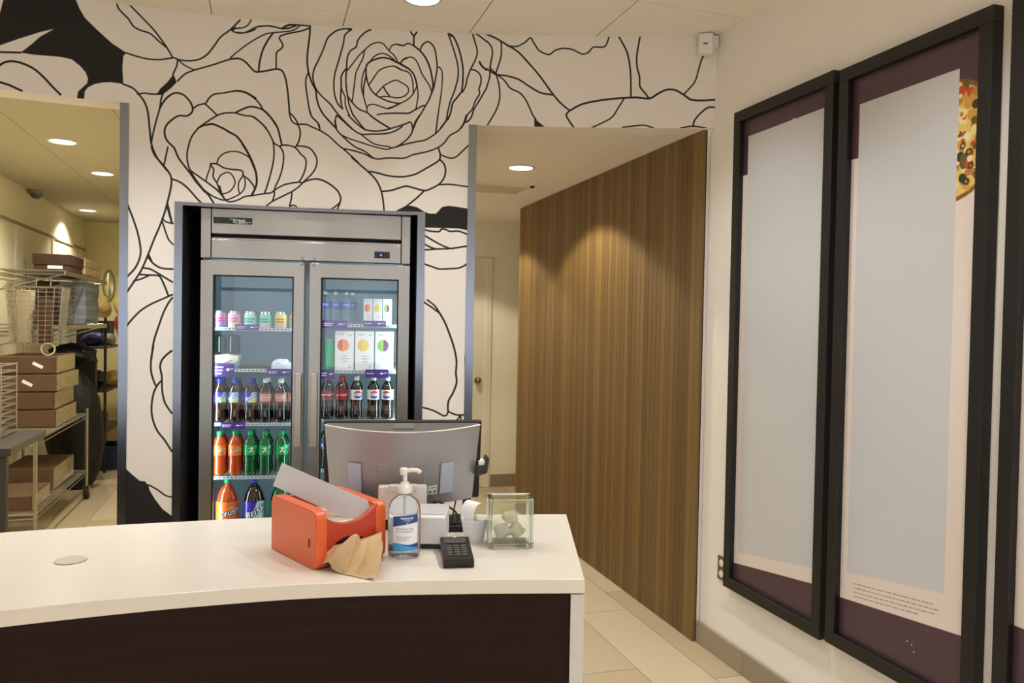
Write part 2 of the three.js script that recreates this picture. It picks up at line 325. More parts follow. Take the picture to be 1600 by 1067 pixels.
function bentWall(x0, x1, y0, y1, thick = 0.14, front = 0) {
  const n = Math.max(2, Math.ceil((x1 - x0) / 0.06)), pos = [], uv = [], nor = [];
  const quad = (p, u, nn) => { for (const i of [0, 1, 2, 0, 2, 3]) { pos.push(...p[i]); uv.push(...u[i]); nor.push(...nn); } };
  const P = (x, y, back) => [x, y, wallZ(x) + front - (back ? thick : 0)], U = (x, y) => [(wallS(x) - S0) / SW, y / SHIGH], E = [0.62, 0.02];
  for (let i = 0; i < n; i++) {
    const a = x0 + ((x1 - x0) * i) / n, b = x0 + ((x1 - x0) * (i + 1)) / n, sl = (wallZ(b) - wallZ(a)) / (b - a), q = Math.hypot(1, sl), N = [-sl / q, 0, 1 / q], B = N.map((v) => -v);
    quad([P(a, y0), P(b, y0), P(b, y1), P(a, y1)], [U(a, y0), U(b, y0), U(b, y1), U(a, y1)], N);
    quad([P(b, y0, 1), P(a, y0, 1), P(a, y1, 1), P(b, y1, 1)], [E, E, E, E], B);
    quad([P(a, y0, 1), P(b, y0, 1), P(b, y0), P(a, y0)], [E, E, E, E], [0, -1, 0]);
    quad([P(a, y1), P(b, y1), P(b, y1, 1), P(a, y1, 1)], [E, E, E, E], [0, 1, 0]);
  }
  quad([P(x0, y0, 1), P(x0, y0), P(x0, y1), P(x0, y1, 1)], [E, E, E, E], [-1, 0, 0]);
  quad([P(x1, y0), P(x1, y0, 1), P(x1, y1, 1), P(x1, y1)], [E, E, E, E], [1, 0, 0]);
  const g = new THREE.BufferGeometry();
  g.setAttribute('position', new THREE.Float32BufferAttribute(pos, 3)); g.setAttribute('normal', new THREE.Float32BufferAttribute(nor, 3)); g.setAttribute('uv', new THREE.Float32BufferAttribute(uv, 2));
  return g;
}
const HEAD = 2.601, TOP = 3.058, NL = -0.397, NR = 0.778;   // opening heads, ceiling, niche sides
struct('wall_back', [bentWall(-2.0, -0.636, HEAD, TOP), bentWall(-0.636, NL, 0, TOP), bentWall(NL, NR, 2.155, TOP), bentWall(NR, 0.985, 0, TOP), bentWall(0.985, 2.148, HEAD, TOP)], muralMat).userData.label = 'bent wall with a mural of large outlined roses';
struct('wall_back', bentWall(-5.2, -2.0, 0, TOP), M.white);
// brushed metal corner trims of the openings
const trimBar = (x0, x1, y0, y1) => bentWall(x0, x1, y0, y1, 0.03, 0.005);
struct('trim_1', trimBar(-0.636, -0.598, 0, HEAD), M.chrome);
struct('trim_2', trimBar(0.985, 1.024, 0, HEAD).translate(-0.001, 0, 0), M.chrome);
struct('trim_3', trimBar(NL - 0.001, NL + 0.035, 0, 2.151), M.chrome);
struct('trim_4', trimBar(NR - 0.036, NR + 0.001, 0, 2.151), M.chrome);
struct('trim_5', trimBar(NL, NR, 2.142, 2.158), M.chrome);

// right wall, its tiled skirting, and the room behind the photographer
struct('wall_right', bl(2.148, 2.3, 0, 3.06, -3.5, 4.4), M.white);
struct('wall_left', bl(-5.4, -5.2, 0, 3.06, -4.3, 4.4), M.white);
{
  const m = ['#9f917a', '#988a73'].map((c) => mat(c, 0.5)), b = struct('baseboard_right', bl(2.14, 2.148, 0, 0.1, -3.505, 4.2), M.grout);
  const geo = bx(0.012, 0.112, 0.606, 0, 0.056, 0, 0.002);
  for (let k = 0; k < 8; k++) { const t = mesh('tile', geo, m[k % 2], b), cut = k === 0 ? 0.4 / 0.609 : 1; t.scale.z = cut; t.position.set(2.138, 0, k === 0 ? -3.307 : -3.107 + (k - 0.5) * 0.609); }
}
// shop front behind the photographer: wide panes between dark mullions
{
  struct('wall_front', [bl(-5.4, 2.3, 0, 0.25, 4.3, 4.45), bl(-5.4, 2.3, 2.7, 3.1, 4.3, 4.45), bl(-5.4, -4.6, 0.25, 2.7, 4.3, 4.45), bl(1.9, 2.3, 0.25, 2.7, 4.3, 4.45)], M.white);
  const win = struct('window_1', [0, 1, 2, 3, 4].map((i) => bl(-4.6 + i * 1.61, -4.54 + i * 1.61, 0.25, 2.7, 4.32, 4.42)).concat(bl(-4.6, 1.9, 0.25, 0.31, 4.32, 4.42), bl(-4.6, 1.9, 2.64, 2.7, 4.32, 4.42), bl(-4.6, 1.9, 2.05, 2.1, 4.32, 4.42)), M.black);
  for (let i = 0; i < 4; i++) mesh('pane', bl(-4.54 + i * 1.61, -2.99 + i * 1.61, 0.3, 2.65, 4.365, 4.371), M.glassPane, win);
  struct('pavement', bl(-14, 12, -0.2, -0.1, 4.6, 22), mat('#a9a59c', 0.9));
}
// hall on the right: wood-slat wall, far wall with a door
{
  struct('wall_hall_right', bl(2.137, 2.3, 0, 2.605, -6.47, -3.515), M.white);
  const slats = struct('wall_wood', bl(2.131, 2.1365, 0, 2.604, -6.47, -3.516), M.darkCardboard);
  slats.userData.label = 'hall wall clad in vertical brown wood slats';
  const grain = [0, 1, 2, 3, 4, 5].map((k) => canvas(96, 256, (g, w, h) => {
    const base = [[116, 90, 48], [124, 97, 53], [110, 84, 44], [130, 102, 56], [119, 91, 46], [106, 80, 41]][k];
    g.fillStyle = `rgb(${base})`; g.fillRect(0, 0, w, h);
    for (let i = 0; i < 70; i++) { const d = rr(-26, 22), x = rnd() * w; g.strokeStyle = `rgba(${base.map((v) => Math.round(v + d))},${rr(0.3, 0.8)})`; g.lineWidth = rr(0.5, 2); g.beginPath(); g.moveTo(x, 0); g.bezierCurveTo(x + rr(-2, 2), h * 0.3, x + rr(-2, 2), h * 0.7, x + rr(-1.5, 1.5), h); g.stroke(); }
  }));
  const woods = grain.map((map) => mat('#ffffff', 0.55, { map })), n = 58, w = (6.47 - 3.516) / n, geo = bx(0.016, 2.6, w - 0.0025, 0, 1.3, 0, 0.001);
  for (let i = 0; i < n; i++) { const s = mesh('slat', geo, woods[Math.floor(rnd() * 6)], slats); s.position.set(2.123, 0, -3.516 - (i + 0.5) * w); }
  struct('wall_hall_back', bl(0.8, 3.6, 0, 2.7, -7.6, -7.44), mat('#e9e2cc', 0.8));
  struct('wall_hall_left', bl(0.83, 0.95, 0, 2.7, -7.5, -3.95), M.white);
  struct('wall_hall_far', [bl(3.2, 3.35, 0, 2.7, -7.5, -6.3), bl(2.29, 3.35, 0, 2.7, -6.47, -6.3)], M.white);
  struct('baseboard_hall', bl(2.17, 3.2, 0, 0.12, -7.44, -7.428, 0.003), mat('#8b7d68', 0.6));
  const door = struct('door_1', [bl(1.2, 2.075, 0.012, 2.19, -7.44, -7.425), bl(1.3, 1.97, 1.15, 2.06, -7.425, -7.42, 0.002), bl(1.3, 1.97, 0.15, 0.95, -7.425, -7.42, 0.002)], mat('#dcd4bf', 0.5));
  mesh('casing', [bl(2.075, 2.152, 0, 2.246, -7.44, -7.415, 0.004), bl(1.12, 2.152, 2.19, 2.246, -7.44, -7.414, 0.004), bl(2.09, 2.12, 0, 2.2, -7.415, -7.41, 0.002)], mat('#e0d9c6', 0.5), door);
  mesh('door_knob', [cyl(0.03, 0.03, 0.012, 0, 0, 0).rotateX(Math.PI / 2).translate(2.017, 1.053, -7.418), new THREE.SphereGeometry(0.03, 16, 12).scale(1, 1, 0.8).translate(2.017, 1.053, -7.375), cyl(0.012, 0.012, 0.04).rotateX(Math.PI / 2).translate(2.017, 1.053, -7.4)], mat('#9a8050', 0.3, { metalness: 1 }), door);
}
// kitchen on the left
{
  const left = struct('wall_kitchen_left', bl(-2.2, -2.0, 0, 2.9, -10.6, -4.05), M.kitchenWall);
  mesh('seam_strip', bl(-2.0, -1.985, 2.38, 2.405, -10.44, -4.2, 0.003), M.grout, left);
  for (const z of [-5.25, -6.5, -7.71, -8.94, -10.2]) mesh('seam_strip', bl(-2.0, -1.99, 0, 2.38, z - 0.035, z + 0.035, 0.002), M.kitchenWall, left);
  struct('wall_kitchen_back', bl(-2.2, -0.4, 0, 2.9, -10.6, -10.45), mat('#dccf98', 0.7));
  struct('wall_kitchen_right', bl(-0.52, -0.4, 0, 2.9, -10.5, -4.17), M.kitchenWall);
}
// niche round the refrigerator
{
  const O = [0.19, -3.997], a = -0.1327, put = (g) => g.rotateY(a).translate(O[0], 0, O[1]);
  struct('wall_niche', [put(bl(-0.62, -0.56, 0, 2.2, -0.95, -0.1)), put(bl(0.56, 0.62, 0, 2.2, -0.95, -0.1)), put(bl(-0.62, 0.62, 2.152, 2.2, -0.95, -0.1)), put(bl(-0.62, 0.62, 0, 2.2, -1.0, -0.95)),
    put(bl(-0.59, -0.556, 0, 2.15, -0.15, -0.005)), put(bl(0.556, 0.59, 0, 2.15, -0.15, -0.005)), put(bl(-0.59, 0.59, 2.146, 2.153, -0.15, -0.05))], M.darkNiche);
}

// ---------------------------------------------------------------- downlights
function downlight(label, x, y, z, r, candela, color, angle, group, soft = 0.45) {
  const t = thing('ceiling_downlight', label, 'ceiling light', [x, y, z], 0, group);
  mesh('trim_ring', new THREE.TorusGeometry(r + 0.008, 0.009, 10, 36).rotateX(Math.PI / 2).scale(1, 0.6, 1), M.lampRing, t);
  mesh('lamp_face', cyl(r, r, 0.006, 0, -0.001, 0, 36), M.lampFace, t);
  const l = new THREE.SpotLight(color, candela, 0, angle, soft, 2); l.position.set(0, -0.012, 0); l.target.position.set(0, -2, 0); l.castShadow = true; l.shadow.radius = 2.5; t.add(l, l.target); return t;
}
downlight('round ceiling downlight cut by the top edge above the large rose', 0.671, 3.055, -3.52, 0.075, MAIN_CANDELA * 0.5, WARM, rad(38));
for (const [x, z, k, a] of [[-0.27, -2.75, 0.42, 62], [0.3, -2.62, 0.42, 62], [-1.35, -2.75, 0.42, 62], [-0.5, -3.42, 0.85, 48], [0.08, -3.42, 0.5, 50], [-1.15, -3.4, 0.65, 50], [1.35, -2.95, 1.0, 58], [1.3, -1.9, 1.0, 60], [1.3, -0.9, 1.3, 55], [0.1, 0.6, 4.6, 46], [-1.5, 0.6, 4.6, 46], [1.2, 0.9, 4.6, 46], [-0.2, 2.4, 4.6, 46], [1.2, 2.6, 4.6, 46], [-2.9, 0.4, 4.6, 46], [-2.8, 2.2, 4.6, 46]]) downlight('unseen round ceiling downlight, out of view, placed to light the shop and mural', x, 3.055, z, 0.075, MAIN_CANDELA * k, WARM, rad(a), 'unseen downlights lighting the shop');  // unseen lamps, placed and strengthened to light mural, counter, right wall and ceiling
downlight('round downlight in the hall ceiling beside the wood slats', 1.571, 2.605, -4.808, 0.075, HALL_CANDELA, HALL_WARM, rad(61), undefined, 0.12);
downlight('round downlight deeper in the hall, hidden behind the metal trim', 1.5, 2.605, -6.41, 0.075, HALL_CANDELA, HALL_WARM, rad(61), undefined, 0.12);
downlight('added round kitchen downlight, unseen above the opening, brightening the kitchen', -1.2, 2.73, -4.6, 0.075, KITCHEN_CANDELA, KITCHEN_WARM, rad(73));  // added fill lamp out of view, lifts the kitchen walls and ceiling
downlight('nearest and largest round downlight in the kitchen ceiling', -1.235, 2.73, -5.76, 0.075, KITCHEN_CANDELA, KITCHEN_WARM, rad(73));
downlight('second round downlight of the kitchen ceiling, between the other two', -1.2, 2.73, -6.907, 0.075, KITCHEN_CANDELA, KITCHEN_WARM, rad(73));
downlight('farthest and smallest round downlight, near the kitchen left wall', -1.76, 2.73, -9.35, 0.075, KITCHEN_CANDELA, KITCHEN_WARM, rad(66));
{ // hatch in the hall ceiling
  const h = struct('ceiling_hatch', [bl(1.3, 1.87, 2.594, 2.605, -5.43, -5.4), bl(1.3, 1.87, 2.594, 2.605, -5.79, -5.76), bl(1.84, 1.87, 2.594, 2.605, -5.79, -5.4), bl(1.3, 1.33, 2.594, 2.605, -5.79, -5.4)], M.hallCeiling);
  mesh('grille', bl(1.33, 1.84, 2.598, 2.605, -5.76, -5.43), mat('#cdbfa6', 0.8), h);
}

// ---------------------------------------------------------------- service counter
const CT = 1.007;
{
  const t = thing('service_counter', 'long curved service counter with cream top and dark wood front', 'counter', [0, 0, 0]);
  const spl = (p) => new THREE.CatmullRomCurve3(p.map(([x, z]) => V(x, 0, z))).getPoints(90);
  const front = spl([[-2.6, -0.98], [-1.9, -1.36], [-1.3, -1.63], [-0.8, -1.765], [-0.493, -1.805], [-0.226, -1.826], [-0.018, -1.827], [0.106, -1.82], [0.275, -1.797], [0.418, -1.768], [0.563, -1.735], [0.73, -1.694]]);
  const back = spl([[-2.9, -1.6], [-2.1, -2.1], [-1.5, -2.32], [-1.0, -2.43], [-0.674, -2.463], [-0.386, -2.479], [-0.187, -2.477], [0.029, -2.471], [0.45, -2.405], [0.924, -2.302]]);
  const outline = (inset) => new THREE.Shape([...front.map((p) => new THREE.Vector2(p.x, -(p.z - inset))), ...back.slice().reverse().map((p) => new THREE.Vector2(p.x, -p.z))]);
  mesh('worktop', new THREE.ExtrudeGeometry(outline(0), { depth: 0.03, bevelEnabled: true, bevelSize: 0.002, bevelThickness: 0.002, bevelOffset: -0.002, bevelSegments: 2 }).rotateX(-Math.PI / 2).translate(0, CT - 0.032, 0), M.counter, t);
  // dark front panel follows the curve just under the edge
  const wood = canvas(1024, 512, (g, w, h) => { g.fillStyle = '#220e08'; g.fillRect(0, 0, w, h); for (let i = 0; i < 900; i++) { const d = rr(-14, 14), y = rnd() * h, x = rnd() * w; g.strokeStyle = `rgba(${40 + d},${21 + d * 0.7},${15 + d * 0.6},0.35)`; g.lineWidth = rr(0.6, 2.2); g.beginPath(); g.moveTo(x, y); g.lineTo(x + rr(60, 320), y + rr(-3, 3)); g.stroke(); } });
  wood.wrapS = THREE.RepeatWrapping;
  const pos = [], uv = [], idx = []; let s = 0;
  front.forEach((p, i) => { if (i) s += p.distanceTo(front[i - 1]); const z = p.z - 0.004; for (const [y, dz] of [[0, 0], [CT - 0.036, 0], [CT - 0.036, -0.02], [0, -0.02]]) { pos.push(p.x, y, z + dz); uv.push(s / 2, y); } if (i) for (let k = 0; k < 4; k++) { const a = (i - 1) * 4 + k, b = (i - 1) * 4 + ((k + 1) % 4), c = a + 4, d = b + 4; idx.push(a, c, b, b, c, d); } });
  const pg = new THREE.BufferGeometry(); pg.setAttribute('position', new THREE.Float32BufferAttribute(pos, 3)); pg.setAttribute('uv', new THREE.Float32BufferAttribute(uv, 2)); pg.setIndex(idx); const pf = pg.toNonIndexed(); pf.computeVertexNormals();
  mesh('front_panel', pf, mat('#ffffff', 0.5, { specularIntensity: 0.3, map: wood, side: THREE.DoubleSide }), t).userData.label = 'dark brown wood front panel';
  // white end panel
  const e = new THREE.Shape([[0.73, -1.694], [0.698, -1.7], [0.89, -2.305], [0.922, -2.3]].map(([x, z]) => new THREE.Vector2(x, -z)));
  mesh('end_panel', new THREE.ExtrudeGeometry(e, { depth: CT - 0.036, bevelEnabled: false }).rotateX(-Math.PI / 2), M.counterEdge, t);
  mesh('grommet_cover', lathe([[0, 0.003], [0.034, 0.003], [0.036, 0], [0, 0]], 32).translate(-0.435, CT, -2.138), M.greyCover, t);
}

// ---------------------------------------------------------------- things on the counter
const CAM_TURN = -0.3086;
{ // napkin dispenser
  const t = thing('napkin_dispenser', 'red-orange tabletop napkin dispenser with a grey stand-in card on top', 'napkin dispenser', [0.168, CT, -2.057], 0.4225);
  const orange = mat('#e2602a', 0.35, { clearcoat: 0.3, clearcoatRoughness: 0.4 }), red = mat('#bd3a22', 0.35, { clearcoat: 0.3, clearcoatRoughness: 0.4 });
  const side = new THREE.Shape(); side.moveTo(-0.118, 0.004); side.lineTo(0.1, 0.004); side.quadraticCurveTo(0.118, 0.004, 0.118, 0.022); side.lineTo(0.116, 0.115); side.quadraticCurveTo(0.114, 0.136, 0.095, 0.137); side.lineTo(-0.1, 0.139); side.quadraticCurveTo(-0.118, 0.139, -0.118, 0.12); side.closePath();
  const panel = (x) => extrude(side, 0.022, 0.004).rotateY(-Math.PI / 2).translate(x, 0, 0);
  const l = mesh('side_panel', panel(-0.07), orange, t); l.userData.label = 'orange side panel';
  mesh('latch', bl(-0.0975, -0.0955, 0.05, 0.07, 0.085, 0.089), M.darkCardboard, l);
  mesh('side_panel', panel(0.095), orange, t);
  const f = new THREE.Shape(); f.moveTo(-0.075, 0.006); f.lineTo(0.075, 0.006); f.lineTo(0.075, 0.135); f.quadraticCurveTo(0.06, 0.118, 0.03, 0.105); f.quadraticCurveTo(0, 0.095, -0.03, 0.102); f.quadraticCurveTo(-0.06, 0.11, -0.075, 0.128); f.closePath();
  const hole = new THREE.Path(); hole.moveTo(-0.06, 0.03); hole.lineTo(0.06, 0.03); hole.quadraticCurveTo(0.05, 0.068, 0, 0.07); hole.quadraticCurveTo(-0.05, 0.068, -0.06, 0.03); f.holes.push(hole);
  mesh('front_cover', extrude(f, 0.014, 0.002).translate(0, 0, 0.1), red, t);
  mesh('base', bl(-0.088, 0.088, 0, 0.012, -0.112, 0.112, 0.003), M.black, t);
  mesh('dark_slot_filler', bl(-0.074, 0.074, 0.01, 0.085, -0.11, 0.092), M.darkCardboard, t);  // solid dark block, its colour stands for shade in the hollow
  const plank = canvas(256, 256, (g, w, h) => { g.fillStyle = '#d9cdb8'; g.fillRect(0, 0, w, h); for (let i = 0; i < 7; i++) { g.fillStyle = ['#c9b79c', '#e6dfd2', '#b9a488', '#d2b08a', '#a9b3bd'][i % 5]; g.fillRect(0, i * 37, w, 30); } g.fillStyle = '#d98a58'; g.fillRect(20, 30, 140, 60); });
  mesh('printed_insert', bl(-0.075, 0.075, 0.093, 0.096, -0.11, 0.1), mat('#ffffff', 0.3, { map: plank }), t);
  mesh('back_cover', bl(-0.075, 0.075, 0.006, 0.136, -0.116, -0.106, 0.003), red, t);
  // added grey stand-in card leaning in the top tray
  const toLocal = (p) => V(...p).applyMatrix4(t.matrixWorld.clone().invert()); t.updateMatrixWorld(true);
  const [L1, L2, U2, U1] = [[0.035, 1.168, -2.142], [0.259, 1.083, -1.99], [0.287, 1.138, -1.998], [0.057, 1.225, -2.157]].map(toLocal);
  const n = L2.clone().sub(L1).cross(U1.clone().sub(L1)).normalize().multiplyScalar(0.0015), q = [];
  const a = [L1, L2, U2, U1].map((p) => p.clone().add(n)), b = [L1, L2, U2, U1].map((p) => p.clone().sub(n));
  for (const [i, j, k, m2] of [[a[0], a[1], a[2], a[3]], [b[1], b[0], b[3], b[2]], [a[0], b[0], b[1], a[1]], [a[1], b[1], b[2], a[2]], [a[2], b[2], b[3], a[3]], [a[3], b[3], b[0], a[0]]]) for (const p of [i, j, k, i, k, m2]) q.push(p.x, p.y, p.z);
  const g = new THREE.BufferGeometry(); g.setAttribute('position', new THREE.Float32BufferAttribute(q, 3)); g.computeVertexNormals();
  mesh('stand_in_card', g, mat('#cbcbcd', 0.85, { side: THREE.DoubleSide }), t).userData.label = 'plain light grey stand-in card';
}
{ // the kraft napkin pulled out of it
  const nx = 26, ny = 22, pos = [], idx = [], f = new THREE.Matrix4().makeRotationY(0.4225).setPosition(0.168, CT, -2.057);
  const TL = V(-0.064, 0.05, 0.112).applyMatrix4(f), TR = V(0.07, 0.058, 0.112).applyMatrix4(f), BL = V(0.158, CT + 0.003, -1.9), BR = V(0.252, CT + 0.003, -1.803);
  const keep = seed; seed = 44; const ridges = Array.from({ length: 6 }, () => [rr(-0.9, 0.9), rr(1.6, 4.2), rr(0, 6.28), rr(0.008, 0.015)]); seed = keep;
  for (let j = 0; j <= ny; j++) for (let i = 0; i <= nx; i++) {
    const u = i / nx, v = j / ny, p = TL.clone().lerp(TR, u).lerp(BL.clone().lerp(BR, u), v);
    const crease = ridges.reduce((q, [a, k, o, m]) => q + m * Math.asin(Math.sin(k * ((u - 0.5) * Math.cos(a) + v * Math.sin(a)) * 2.5 + o)), 0), belly = Math.sin(Math.PI * Math.min(1, v * 1.05));
    p.y += 0.026 * belly * (0.35 + 0.65 * u) + crease * 1.2 * Math.min(1, v * 3) * (1 - 0.6 * v); p.x += 0.02 * belly * (u - 0.3) + crease * 0.4; p.z += 0.012 * belly + crease * 0.5 * v;
    p.y = Math.max(CT + 0.002, p.y); pos.push(p.x, p.y, p.z);
  }
  for (let j = 0; j < ny; j++) for (let i = 0; i < nx; i++) { const a = j * (nx + 1) + i, b = a + 1, c = a + nx + 1, d = c + 1; idx.push(a, c, b, b, c, d); }
  const g = new THREE.BufferGeometry(); g.setAttribute('position', new THREE.Float32BufferAttribute(pos, 3)); g.setIndex(idx); const h = g.toNonIndexed(); h.computeVertexNormals();
  tag(mesh('paper_napkin', h, mat('#d2b48a', 0.85, { side: THREE.DoubleSide })), 'crumpled brown kraft napkin hanging out of the red dispenser', 'napkin');
}
{ // hand sanitiser
  const t = thing('sanitizer_bottle', 'clear pump bottle of hand sanitizer with blue and white label', 'bottle', [0.352, CT, -1.975], CAM_TURN);
  const body = lathe([[0, 0.001], [0.036, 0.001], [0.04, 0.006], [0.0415, 0.02], [0.0415, 0.115], [0.0395, 0.13], [0.033, 0.145], [0.022, 0.156], [0.0155, 0.16], [0.0155, 0.168], [0.0001, 0.168]], 40).scale(1, 1, 0.78);
  mesh('bottle_body', body, mat('#f4f8fb', 0.06, { transmission: 0.93, thickness: 0.05, ior: 1.3, attenuationColor: new THREE.Color('#dfeaf2'), attenuationDistance: 0.4 }), t);
  const label = canvas(320, 512, (g, w, h) => {
    g.fillStyle = '#f4f6fa'; g.fillRect(0, 0, w, h); g.fillStyle = '#1f4f93'; g.beginPath(); g.moveTo(0, 34); g.quadraticCurveTo(w * 0.4, 0, w, 0); g.lineTo(w, 110); g.quadraticCurveTo(w * 0.6, 120, 0, 175); g.fill();
    g.fillStyle = '#ffffff'; g.font = 'bold 44px sans-serif'; g.textAlign = 'center'; g.fillText('natural', w * 0.55, 62); g.font = '22px sans-serif'; g.fillText('concepts', w * 0.55, 86); g.beginPath(); g.moveTo(w * 0.5, 105); g.lineTo(w * 0.56, 122); g.lineTo(w * 0.62, 105); g.lineTo(w * 0.56, 112); g.fill();
    g.fillStyle = '#6c6478'; g.textAlign = 'left'; g.font = 'bold 32px sans-serif'; g.fillText('Sanitizing Gel', 42, 208); g.fillText('for treatment', 42, 244); g.font = '15px sans-serif'; for (let i = 0; i < 4; i++) g.fillRect(44, 305 + i * 18, 190 - i * 22, 5);
    const gr = '#4aa3e6'; g.fillStyle = gr; g.beginPath(); g.moveTo(0, 400); g.quadraticCurveTo(w * 0.3, 385, w * 0.55, 420); g.quadraticCurveTo(w * 0.8, 440, w, 400); g.lineTo(w, 500); g.lineTo(0, 512); g.fill(); g.fillStyle = '#1f4f93'; g.beginPath(); g.moveTo(w * 0.2, 395); g.quadraticCurveTo(w * 0.5, 440, w, 395); g.lineTo(w, 460); g.quadraticCurveTo(w * 0.6, 455, w * 0.2, 395); g.fill();
  });
  const lg = new THREE.CylinderGeometry(0.0422, 0.0422, 0.092, 24, 1, true, -0.62, 1.62).scale(1, 1, 0.79).translate(0, 0.068, 0);
  mesh('label', lg, mat('#ffffff', 0.4, { map: label, side: THREE.DoubleSide }), t);
  const pump = mesh('pump', [lathe([[0.0165, 0.163], [0.0195, 0.165], [0.0195, 0.178], [0.015, 0.183], [0.011, 0.186], [0.011, 0.19], [0.0055, 0.192], [0.0055, 0.213], [0.0001, 0.213]], 28)], M.whitePlastic, t);
  mesh('pump_head', [lathe([[0.0001, 0.208], [0.0085, 0.208], [0.0105, 0.213], [0.0105, 0.222], [0.0085, 0.226], [0.0001, 0.2265]], 24).translate(-0.003, 0, 0), tube([[0, 0.2185, 0], [0.02, 0.221, 0], [0.033, 0.2195, 0], [0.039, 0.2145, 0]], 0.0052, 16, 10)], M.whitePlastic, pump);
  mesh('dip_tube', rod([0, 0.012, 0], [0, 0.165, 0], 0.0025), M.whitePlastic, t);
}
{ // card terminal
  const t = thing('card_terminal', 'black card payment terminal with keypad and small dark screen', 'card terminal', [0.478, CT, -1.936], -0.16);
  const prof = [[0.085, 0.002], [0.088, 0.012], [0.082, 0.018], [-0.02, 0.028], [-0.056, 0.034], [-0.062, 0.03], [-0.064, 0.002]];
  mesh('body', extrude(prof, 0.07, 0.003).rotateY(-Math.PI / 2).translate(0.035, 0, 0), M.blackGloss, t);
  const tilt = 0.098, onTop = (g, z, lift = 0.0015) => g.rotateX(tilt).translate(0, 0.0261 - z * 0.098 + lift + 0.0003, z);
  mesh('screen', bx(0.054, 0.002, 0.032).rotateX(0.13).translate(0, 0.0335, -0.034), mat('#4a4742', 0.2), t);
  const k = mesh('keypad', onTop(bx(0.058, 0.002, 0.074), 0.028), M.blackRubber, t), kg = bx(0.0135, 0.003, 0.009, 0, 0, 0, 0.001), km = mat('#4b4845', 0.6);
  for (let r = 0; r < 5; r++) for (let c = 0; c < 3; c++) { const key = mesh('key', kg, km, k); key.position.set((c - 1) * 0.0185, 0.0261 - (-0.002 + r * 0.0145) * 0.098 + 0.0032, -0.002 + r * 0.0145); key.rotation.x = tilt; }
  mesh('contactless_mark', onTop(bx(0.008, 0.001, 0.005), 0.077, 0.002), M.whitePlastic, t);
  mesh('status_light', bx(0.009, 0.002, 0.004, 0, 0.0378, -0.0535), M.whitePlastic, t);
}
{ // receipt printer
  const t = thing('receipt_printer', 'small white receipt printer with dark foot behind the card terminal', 'printer', [0.428, CT, -2.095], CAM_TURN);
  mesh('body', bl(-0.07, 0.062, 0.012, 0.086, -0.07, 0.068, 0.006), mat('#e4dfe0', 0.4), t);
  mesh('lid', bl(-0.066, 0.058, 0.085, 0.09, -0.066, 0.05, 0.002), mat('#c4c0be', 0.4), t);
  mesh('foot', bl(-0.066, 0.058, 0, 0.013, -0.066, 0.065, 0.002), M.black, t);
}
